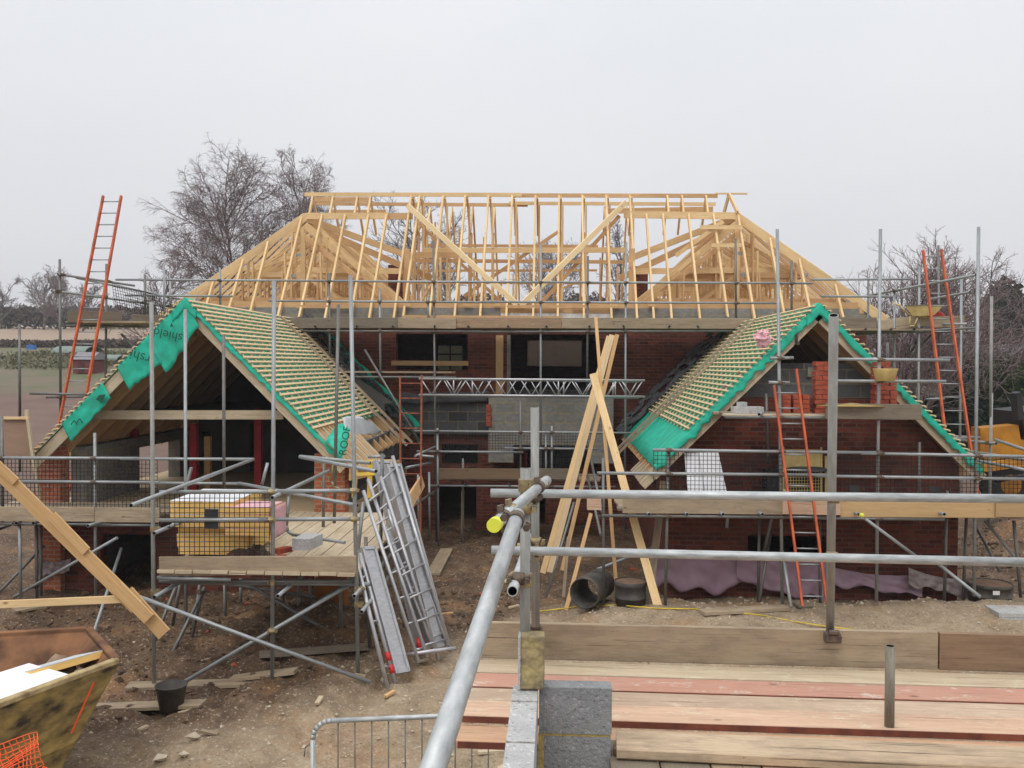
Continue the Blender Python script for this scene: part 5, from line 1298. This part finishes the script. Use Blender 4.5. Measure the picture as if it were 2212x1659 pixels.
# wheelbarrow
wb = thing('wheelbarrow', 'cream mortar splashed wheelbarrow standing on the upper right scaffold boards', 'wheelbarrow', U(1990, 706, 18.9))
D = 18.7
def trp(p): return U(*p)
lo = [U(1972, 683, D-.25), U(2018, 681, D-.25), U(2018, 681, D+.25), U(1972, 683, D+.25)]; hi = [U(1954, 660, D-.33), U(2040, 658, D-.33), U(2040, 658, D+.33), U(1954, 660, D+.33)]
mb = MB(); b0 = len(mb.v); mb.hexa(lo, hi)
mb.f.pop(1); mb.uv.pop(1); mb.sm.pop(1); mb.mi.pop(1)
mb.build('tray', CREAMY, wb)
MB().hexa([p*.999+V((0, 0, .01)) for p in hi], [p+V((0, 0, -.02)) for p in hi]).build('mortar_load', plain('wet mortar', (.36, .33, .27), None, .9), wb)
for s_ in (-.2, .2):
    MB().path([U(1930, 655, D+s_), U(1945, 660, D+s_), U(1960, 678, D+s_*.9), U(2030, 690, D+s_*.3)], .016, 8).build('handle', CREAMY, wb)
    MB().path([U(1966, 682, D+s_), U(1964, 704, D+s_), U(1975, 704, D+s_), U(1982, 686, D+s_)], .014, 8).build('leg', CREAMY, wb)
c = U(2024, 692, D); MB().lathe(c, [(0, -.035), (.10, -.035), (.17, -.03), (.185, 0), (.17, .03), (.10, .035), (0, .035)], 24, Matrix.Rotation(R(90), 3, 'X')).build('wheel', REDP, wb)

# ------------------------------------------------------------------ skip
SKIPRIM = plain('muddy skip rim', (.46, .36, .18), (.20, .14, .075), .8, scale=9, detail=8)
sk = thing('skip', 'scraped yellow skip with orange edge full of foil boards at the lower left', 'skip', UZ(0, 1700, -3.8))
C = U(252, 1429, 8.2); Bk = U(192, 1358, 9.15); zr = C.z; Bk.z = zr
Af = U(0, 1531, 7.1); Af.z = zr; dirn = (Af-C).normalized(); Af = C+dirn*2.6
Cl = UZ(-260, 1388, zr)
zb = -3.75
Cb = C+dirn*.75+(Bk-C)*.18; Cb.z = zb; Bb = Bk+dirn*.75-(Bk-C)*.18; Bb.z = zb
Ab = Af-dirn*.6+(Bk-C)*.18; Ab.z = zb; Clb = Cl+(C-Bk)*.25; Clb.z = zb
def wallq(a, b, c, d, th, name, mats, up):
    mb = MB(); n = (b-a).cross(d-a).normalized()*th
    mb.hexa([a, b, c, d], [p+n for p in (a, b, c, d)]); mb.build(name, mats, sk)
wallq(C, Af, Ab, Cb, .03, 'near_side', SKIPY, 0); wallq(Bk, C, Cb, Bb, .03, 'end_plate', SKIPY, 0); wallq(Cl, Bk, Bb, Clb, .03, 'far_side', SKIPR, 0)
inn = [p+(V((-.9, 8.6, zr))-p)*0 for p in (C, Bk)]
ofs = (Bk-C).normalized()*.035
wallq(Bk-ofs+dirn*.03, Cl-ofs, Clb-ofs, Bb-ofs+dirn*.05, .004, 'rusty_lining', SKIPR, 0); wallq(C+dirn*.05+ofs, Bk+dirn*.05-ofs, Bb+dirn*.05-ofs, Cb+dirn*.05+ofs, .004, 'rusty_lining', SKIPR, 0)
MB().hexa([Cb, Ab, Clb, Bb], [p+V((0, 0, .04)) for p in (Cb, Ab, Clb, Bb)]).build('floor_plate', SKIPR, sk)
for a_, b_ in ((C, Af), (C, Bk), (Bk, Cl)): MB().beam(a_+V((0, 0, .01)), b_+V((0, 0, .01)), .07, .05, ch=.008).build('rim', SKIPRIM if a_ is C and b_ is Af else SKIPR, sk)
def onside(t, v, o=-.02): 
    a_ = C.lerp(Af, t); b_ = Cb.lerp(Ab, t); return a_.lerp(b_, v)+V((-dirn.y*0, -.04, 0))
mb = MB(); mb.beam(onside(.07, .10), onside(.05, .50), .05, .02, V((0, 1, 0))); mb.build('orange_edge_stripe', NETO, sk)
MB().beam(onside(.0, .58), onside(1, .56), .035, .06, V((0, 1, 0))).build('side_rib', SKIPY, sk)
k_ = 0
for (u0, v0, L_, w_, yaw, tilt, m_, lab) in [(.45, .40, 1.1, .62, 66, 2, FOIL, 'big white foil board on top of the rubbish in the skip'), (.20, .58, .7, .45, 60, -16, MEMGREY, 'silvery foil board tilted at the back of the skip'), (.70, .50, .9, .45, 75, -5, FOIL, 'white foil board nearest the left edge in the skip')]:
    c = C+(Af-C)*u0+(Bk-C)*v0; c.z = zr-.05-.03*k_; k_ += 1
    rot = Matrix.Rotation(R(yaw), 3, 'Z') @ Matrix.Rotation(R(tilt), 3, 'X')
    r0 = thing('insulation_offcut', lab, 'insulation', c)
    MB().obox(c, L_, w_, .06, rot).build('foam_core', INSUL, r0); MB().obox(c+rot @ V((0, 0, .034)), L_, w_, .006, rot).build('foil_facing', m_, r0)
c = C+(Af-C)*.5+(Bk-C)*.55; c.z = -2.95
def rub(u, v):
    p = C+(Af-C)*(.1+.85*u)+(Bk-C)*(.1+.8*v); p.z = -2.92+.15*noise.noise(V((u*7, v*5, 0)))+.08*noise.noise(V((u*19, v*15, 0))); return p
MB().grid(rub, 40, 24).build('rubbish_fill', plain('site rubbish', (.35, .25, .17), (.16, .11, .08), .9, scale=6), label='mixed rubble and scrap filling the skip', cat='rubble', kind='stuff')
p = C+(Af-C)*.62+(Bk-C)*.75; p.z = zr-.12; brick('broken red brick lying by the foil board in the skip', p, (.3, .2, .5), None)
# orange mesh fencing in the corner
S = MB(); a_, b_, c_ = U(-60, 1640, 6.0), U(78, 1578, 6.6), U(-40, 1760, 5.8)
du, dv = b_-a_, c_-a_
def P(u, v): return a_+du*u+dv*v+V((0, .03*math.sin(u*9+v*5), .02*math.sin(v*11+u*4)))
for i in range(13):
    for k in range(6): S.beam(P(i/12, k/6), P(i/12+.02, (k+1)/6), .007, .004)
for j in range(15):
    for k in range(6): S.beam(P(k/6, j/14), P((k+1)/6, j/14), .009, .004)
S.build('mesh_fence', NETO, label='crumpled orange plastic mesh fencing in front of the skip', cat='mesh fence')
# pedestrian barrier
bf = thing('crowd_barrier', 'grey steel crowd barrier with thin bars standing on the gravel at the bottom', 'barrier', U(890, 1800, 6.6))
A0, A1 = U(676, 1556, 6.7), U(1190, 1528, 6.9)
A1.z = A0.z+.03; dz = V((0, 0, -1.15)); pts = []
for i in range(7):
    a_ = R(180-90*i/6); pts.append(A0+V((.14, 0, -.14))+V((.14*math.cos(a_), 0, .14*math.sin(a_))))
MB().path([A0+dz]+pts+[A1], .019, 12).build('frame_tube', GALVN, bf)
MB().tube(A0+dz*.85, A1+dz*.85, .014, 8).build('lower_rail', GALVN, bf)
L_ = (A1-A0).length
for i in range(1, 15):
    q = A0.lerp(A1, (.06+.124*i)/L_) if (.06+.124*i) < L_ else None
    if q: MB().tube(q+V((0, 0, -.005)), q+dz*.85, .0052, 6).build('bar', OLDSTEEL if False else GALVD, bf)
MB().path([A0+V((0, 0, -.2)), A0+V((-.03, 0, -.18)), A0+V((-.06, 0, -.21)), A0+V((-.065, 0, -.27))], .005, 6).build('hook', GALVD, bf)

# ------------------------------------------------------------------ machine at the right edge
jc = thing('telehandler', 'yellow digger partly hidden behind the poles at the right edge', 'digger', UZ(2180, 1230, -3.7))
D = 22.0
def pl(pts, D0, th, name, mat):
    P0 = [U(px, py, D0) for px, py in pts]; mb = MB(); n = len(P0); b = len(mb.v)
    P1 = [p+V((0, th, 0)) for p in P0]; mb.v += P0+P1
    mb.face(tuple(range(n)), tuple((p.x, p.z) for p in P0)); mb.face(tuple(range(2*n-1, n-1, -1)), tuple((p.x, p.z) for p in P1[::-1]))
    for i in range(n):
        j = (i+1) % n; mb.face((i, n+i, n+j, j), ((0, 0), (.1, 0), (.1, .1), (0, .1)))
    return mb.build(name, mat, jc)
pl([(2118, 925), (2200, 918), (2205, 950), (2300, 955), (2300, 1050), (2150, 1050), (2135, 1000), (2118, 985)], D, .5, 'body', JCBY)
pl([(2204, 890), (2300, 880), (2300, 1015), (2245, 1010), (2214, 940)], D-.05, 1.5, 'cab', BLACK)
pl([(2212, 900), (2290, 892), (2290, 930), (2220, 935)], D-.08, .03, 'window', glassy('cab glass', (.35, .4, .42)))
pl([(2196, 850), (2206, 846), (2212, 905), (2200, 908)], D-.2, .3, 'mirror', BLACK)
for px in (2175, 2300):
    c = U(px, 1045, D-.3); w_ = MB().lathe(c, [(.0, -.2), (.26, -.2), (.30, -.22), (.52, -.2), (.58, -.12), (.58, .12), (.52, .2), (.30, .22), (.0, .2)], 28, Matrix.Rotation(R(90), 3, 'X')).build('wheel', RUBBER, jc)
    MB().lathe(c, [(.0, -.23), (.2, -.24), (.26, -.2)], 18, Matrix.Rotation(R(-90), 3, 'X')).build('rim', JCBY, w_)
MB().beam(U(2120, 1010, D-.6), U(2300, 985, D-.6), .14, .2).build('boom', JCBY, jc); MB().tube(U(2150, 1040, D-.7), U(2290, 1010, D-.7), .05, 10).build('hydraulic_ram', BLACK, jc)
# ------------------------------------------------------------------ distant things
shed = thing('garden_shed', 'dark red shed standing in the allotments beyond the left ladder', 'shed', U(176, 812, 54))
D = 54
MB().box(X(158, D), X(196, D), D, D+2, Z(812, D), Z(782, D)).build('walls', plain('shed red', (.16, .045, .045), None, .8), shed)
a_ = V((X(154, D), D-.1, Z(782, D))); b_ = V((X(200, D), D-.1, Z(782, D)))
MB().hexa([a_, b_, b_+V((0, 2.2, 0)), a_+V((0, 2.2, 0))], [a_+V((0, .9, .45)), b_+V((0, .9, .45)), b_+V((0, 1.1, .45)), a_+V((0, 1.1, .45))]).build('roof', ROOFT, shed)
MB().box(X(170, D), X(180, D), D-.05, D-.003, Z(812, D), Z(788, D)).build('door', plain('shed door', (.10, .03, .03), None, .8), shed)
def tunnel(px0, px1, py, D, h, lab):
    x0, x1 = X(px0, D), X(px1, D); z = Z(py, D)
    def f(u, v): return V((x0+(x1-x0)*u, D+1.5*math.cos(math.pi*v), z+h*math.sin(math.pi*v)))
    MB().grid(f, 12, 10, (0, 0, .01)).build('net_tunnel', plain('green grey netting', (.20, .25, .22), None, .8), label=lab, cat='garden tunnel')
tunnel(132, 205, 768, 72, .55, 'pale green garden net tunnel above the red shed'); tunnel(200, 275, 782, 64, .35, 'low net tunnel right of the red shed in the allotments')
p = U(68, 750, 76); MB().obox(p, .6, .5, .4).build('blue_tub', plain('blue plastic', (.05, .18, .5), None, .5), label='small blue tub among the distant allotments', cat='tub')
# distant house right
dh = thing('distant_bungalow', 'grey roofed bungalow with a chimney among trees at the right edge', 'house', U(2170, 800, 60))
D = 60; x0, x1 = X(2078, D), X(2330, D)
MB().box(x0, x1, D, D+7, Z(840, D), Z(778, D)).build('wall', BRICK, dh)
MB().hexa([(x0-.4, D-.5, Z(778, D)), (x1, D-.5, Z(778, D)), (x1, D+7.5, Z(778, D)), (x0-.4, D+7.5, Z(778, D))], [(x0+1, D+3.2, Z(737, D)), (x1, D+3.2, Z(737, D)), (x1, D+3.4, Z(737, D)), (x0+1, D+3.4, Z(737, D))]).build('roof', ROOFT, dh)
MB().box(X(2165, D), X(2178, D), D+3, D+3.6, Z(745, D), Z(712, D)).build('chimney', BRICK, dh)
for px in (2100, 2150): MB().box(X(px, D), X(px+22, D), D-.04, D-.002, Z(815, D), Z(790, D)).build('window', WHITE, dh)

# ------------------------------------------------------------------ trees
def tree(label, base, h, spread, seed, limbs=12, sub=(9, 8, 6), twig=None, droop=.0, trunk=.12, up=.55, first=.25, tr=.010, lean=V((0, 0, 0)), cat='tree', name='bare_tree', forks=1):
    rnd = random.Random(seed); root = thing(name, label, cat, base); tm = MB(); cm = MB()
    def seg(mb, pts, r0, r1, n):
        for i, (a, b) in enumerate(zip(pts[:-1], pts[1:])):
            t0, t1 = i/(len(pts)-1), (i+1)/(len(pts)-1)
            mb.tube(a, b, r0+(r1-r0)*t0, n, r2=r0+(r1-r0)*t1)
    def walk(p, d, L, n, wob, dr):
        pts = [V(p)]; d = V(d)
        for i in range(n):
            d = (d+V((rnd.gauss(0, wob), rnd.gauss(0, wob), rnd.gauss(0, wob)-dr*(i+1)/n))).normalized()
            pts.append(pts[-1]+d*L/n)
        return pts, d
    def grow(p, d, L, lev):
        n = (4, 4, 3, 3)[lev-1]; dr = droop*(0, .25, .6, 1.2)[lev-1]
        pts, dd = walk(p, d, L, n, .11, dr)
        r = tr*(4.2, 2.2, 1.3, .8)[lev-1]
        seg(cm, pts, r, r*.5, (5, 4, 3, 3)[lev-1])
        if lev <= len(sub):
            for i in range(sub[lev-1]):
                t = rnd.uniform(.15, 1.0); k = min(n-1, int(t*n)); q = pts[k].lerp(pts[k+1], t*n-k)
                ax = (pts[k+1]-pts[k]).normalized(); side = ax.cross(V((rnd.gauss(0, 1), rnd.gauss(0, 1), rnd.gauss(0, 1)))).normalized()
                nd = (ax*.75+side*rnd.uniform(.5, .95)+V((0, 0, .15-droop*.1))).normalized()
                grow(q, nd, L*rnd.uniform(.38, .62)*(1.1-.4*t), lev+1)
    for fk in range(forks):
        off = V((rnd.uniform(-.3, .3), rnd.uniform(-.2, .2), 0))*fk
        tp_, _ = walk(V(base)+off, V((lean.x*(1 if fk == 0 else -1), lean.y, 1)), h*.82, 7, .06, 0)
        seg(tm, tp_, trunk, trunk*.18, 8)
        for i in range(limbs):
            t = first+(1-first)*(i+rnd.random())/limbs; k = min(6, int(t*7)); q = tp_[k].lerp(tp_[k+1], min(1, t*7-k))
            a = rnd.uniform(0, 6.283); d = V((math.cos(a), math.sin(a)*.9, up+.9*t)).normalized()
            grow(q, d, spread*rnd.uniform(.75, 1.1)*(1.15-.40*t), 1)
    tm.build('trunk', BARK, root); cm.build('crown', twig or TWIG, root)
    return root
def at(px, D): p = U(px, 785, D); return V((p.x, D, gz(p.x, D)))
tree('big bare birch with drooping twigs behind the left end of the roof', at(505, 40), 10.9, 3.9, 3, limbs=34, sub=(10, 8, 6), droop=.26, trunk=.12, tr=.0064, first=.26, up=.85)
tree('bare birch with upright crown just behind the left roof ridge', at(655, 42), 11.1, 3.2, 12, limbs=28, sub=(9, 8, 6), droop=.25, trunk=.11, tr=.0064, up=1.0)
tree('spreading bare fruit tree beside the upper right return scaffold', at(1970, 30), 5.2, 3.3, 21, limbs=20, sub=(8, 6, 3), droop=-.15, trunk=.10, tr=.007, up=.8, first=.15, forks=2)
tree('tangled bare bush tree at the right behind the long right ladder', at(2110, 34), 5.0, 3.5, 23, limbs=16, sub=(7, 6, 4), droop=-.05, trunk=.09, tr=.007, up=.7, first=.1)
tree('bare hedgerow tree low down behind the right return scaffold', at(1940, 36), 5.0, 3.0, 25, limbs=12, sub=(7, 5, 4), droop=.1, trunk=.08, tr=.006, first=.1)
tree('bare tree seen through the rafters left of the centre brace', at(905, 62), 10.5, 4.2, 31, limbs=14, sub=(8, 6, 4), trunk=.16, tr=0.0112, twig=TWIGHAZE, up=.9)
tree('distant bare tree seen through the roof right of the left brace', at(975, 75), 10.0, 4.2, 33, limbs=12, sub=(7, 6, 4), trunk=.16, tr=0.0124, twig=TWIGHAZE, up=.8)
tree('small round bare tree far behind the middle of the roof', at(1150, 110), 10.0, 5.0, 35, limbs=14, sub=(7, 6, 4), trunk=.2, tr=0.0161, twig=TWIGHAZE, first=.15)
tree('round bare tree far behind just right of the roof middle', at(1222, 110), 10.2, 5.0, 37, limbs=14, sub=(7, 6, 4), trunk=.2, tr=0.0161, twig=TWIGHAZE, first=.15)
tree('slim upright bare tree seen through the rafters at the right', at(1330, 70), 11.0, 2.6, 39, limbs=14, sub=(7, 5, 3), trunk=.15, tr=0.0112, twig=TWIGHAZE, up=1.8)
tree('rounded bare tree on the far left horizon behind the scaffold return', at(95, 125), 7.0, 4.5, 41, limbs=14, sub=(7, 6, 4), trunk=.2, tr=0.0174, twig=TWIGHAZE, first=.2)
tree('dark bare tree on the left horizon right of the rounded one', at(128, 122), 6.2, 3.4, 43, limbs=12, sub=(7, 6, 4), trunk=.2, tr=0.0211, twig=TWIG, first=.15, up=1.2)
tree('bare tree cut by the left edge on the horizon', at(2, 128), 6.4, 3.8, 45, limbs=12, sub=(7, 6, 4), trunk=.2, tr=0.0186, twig=TWIGHAZE, first=.2)
tree('scrubby bare tree behind the dark net at the left corner', at(345, 60), 6.6, 3.2, 47, limbs=14, sub=(7, 6, 4), droop=.2, trunk=.12, tr=0.0112, twig=TWIG, first=.1)
tree('thin bare trees right of the ladder on the left horizon', at(180, 118), 5.0, 3.6, 49, limbs=12, sub=(7, 6, 4), trunk=.16, tr=0.0186, twig=TWIGHAZE, first=.15)
def leafmass(label, x0, x1, y, dy, hfun, mat, name, cat, n, size, seed, kind=None, twigs=False):
    rnd = random.Random(seed); mb = MB()
    for i in range(n):
        x = rnd.uniform(x0, x1); yy = y+rnd.uniform(-dy, dy); hh = hfun((x-x0)/(x1-x0))*(1+.18*noise.noise(V((x*.7, yy*.7, seed)))+.12*noise.noise(V((x*2.3, yy, seed))))
        z = gz(x, yy)+hh*rnd.random()**.45*1.0
        k = math.sqrt(max(0, 1-((yy-y)/dy)**2)); z = gz(x, yy)+(z-gz(x, yy))*(.5+.5*k)
        b = len(mb.v); a = V((rnd.gauss(0, 1), rnd.gauss(0, 1), rnd.gauss(0, 1))).normalized(); c = a.cross(V((rnd.random(), rnd.random(), rnd.random()))).normalized()
        s_ = size*rnd.uniform(.5, 1.4); p = V((x, yy, z))
        if twigs: mb.v += [p, p+a*s_*2.2+V((0, 0, s_)), p+c*s_*.12]; mb.face((b, b+1, b+2), ((0, 0), (1, 0), (1, 1)))
        else: mb.v += [p, p+a*s_, p+a*s_+c*s_, p+c*s_]; mb.face((b, b+1, b+2, b+3), ((0, 0), (1, 0), (1, 1), (0, 1)))
    return mb.build(name, mat, label=label, cat=cat, kind=kind, base=(0, y, 0))
leafmass('dark winter hedge along the top of the far ploughed field', X(-200, 130), X(330, 130), 130, 1.5, lambda t: 3.0, HEDGEB, 'field_hedge', 'hedge', 22000, .30, 1)
leafmass('dark bramble hedge running below the ploughed field at the left', X(-150, 84), X(420, 84), 83, 1.2, lambda t: .3+.3*t, HEDGEB, 'field_hedge', 'hedge', 14000, .2, 2)
leafmass('rough grass and vegetable rows of the distant allotments', X(-60, 65), X(330, 65), 66, 9, lambda t: .25, HEDGEA, 'allotment_growth', 'plants', 6000, .13, 3, 'stuff')
leafmass('scrub and tree tops on the skyline seen below the rafters', X(420, 120), X(1750, 120), 122, 2, lambda t: 3.2+1.6*math.sin(t*17)**2, HEDGEB, 'skyline_scrub', 'scrub', 26000, .34, 4, 'stuff')
leafmass('tall dark evergreen tree behind the bungalow at the right edge', X(2130, 75), X(2350, 75), 75, 2.0, lambda t: 6.3+1.2*math.sin(t*9), EVERG, 'evergreen_tree', 'tree', 16000, .28, 5)
leafmass('dark tangle of brown hedge behind the right scaffold return', X(1880, 40), X(2400, 40), 40, 1.6, lambda t: 3.9-.9*t, HEDGEB, 'garden_hedge', 'hedge', 26000, .14, 6, None, True)
leafmass('dense green hedge beyond the right ladder foot', X(2040, 36), X(2400, 36), 35, 1.4, lambda t: 2.6, HEDGE, 'garden_hedge', 'hedge', 20000, .13, 7)
leafmass('low dark shrubs left of the yellow digger', X(1900, 31), X(2240, 31), 31, 1.0, lambda t: 1.7, EVERG, 'garden_shrub', 'shrub', 12000, .11, 8)

hz = MB(); hz.box(-450, 450, -20, 650, -12, 40)
hm = bpy.data.materials.new('mist'); hm.use_nodes = True; hnt = hm.node_tree; hnt.nodes.remove(hnt.nodes['Principled BSDF'])
pv = hnt.nodes.new('ShaderNodeVolumePrincipled'); pv.inputs['Color'].default_value = (.93, .94, .96, 1); pv.inputs['Density'].default_value = .0008; pv.inputs['Anisotropy'].default_value = .2
hnt.links.new(pv.outputs[0], hnt.nodes['Material Output'].inputs['Volume'])
hz.build('haze', hm, kind='stuff', label='thin damp winter mist hanging in the air over the whole site', cat='mist')
# ------------------------------------------------------------------ camera, sky, sun
cam = bpy.data.cameras.new('camera'); co = bpy.data.objects.new('camera', cam); COL.objects.link(co)
cam.sensor_width = 36; cam.lens = 36*F/2212; cam.clip_start = .05; cam.clip_end = 3000
co.matrix_world = CAMM.to_4x4(); SC.camera = co
w = bpy.data.worlds.new('World'); SC.world = w; w.use_nodes = True
nt = w.node_tree; bg = nt.nodes['Background']
sky = nn(nt, 'ShaderNodeTexSky'); sky.sky_type = 'NISHITA'; sky.sun_disc = False
sky.sun_elevation = R(48); sky.sun_rotation = R(200); sky.air_density = 1.0; sky.dust_density = 6; sky.ozone_density = 1
# thin even overcast: the clear sky is almost fully covered by a grey cloud sheet
tc = coord(nt, 'Generated')
cn = noise_n(nt, tc, 1.6, 4, (1, 1, 2.5), .5)
cl = ramp(nt, cn, [(.3, (.92, .935, .965)), (.7, (1.02, 1.02, 1.03))])
sz = nn(nt, 'ShaderNodeSeparateXYZ'); nt.links.new(tc, sz.inputs[0])
# an overcast sky is brighter overhead than near the horizon
lum = ramp(nt, sz.outputs[2], [(0, (.77, .755, .775)), (.18, (.82, .825, .845)), (.40, (.90, .92, .94)), (.62, (1.4, 1.4, 1.4)), (1, (2.0, 2.0, 2.0))])
vm = mixc(nt, 1.0, lum, cl, 'MULTIPLY')
sc_ = nn(nt, 'ShaderNodeVectorMath', operation='SCALE'); nt.links.new(vm, sc_.inputs[0]); sc_.inputs['Scale'].default_value = 10
mx = mixc(nt, .96, sky.outputs[0], sc_.outputs[0])
nt.links.new(mx, bg.inputs['Color']); bg.inputs['Strength'].default_value = .10
sl = bpy.data.lights.new('sun', 'SUN'); so = bpy.data.objects.new('sun', sl); COL.objects.link(so)
sl.energy = 1.0; sl.angle = R(25); sl.color = (1, .97, .93)
so.rotation_euler = (R(42), 0, R(-20))
vs = SC.view_settings; vs.view_transform = 'Standard'; vs.look = 'None'; vs.exposure = 0; vs.gamma = 1
SC.render.engine = 'CYCLES'
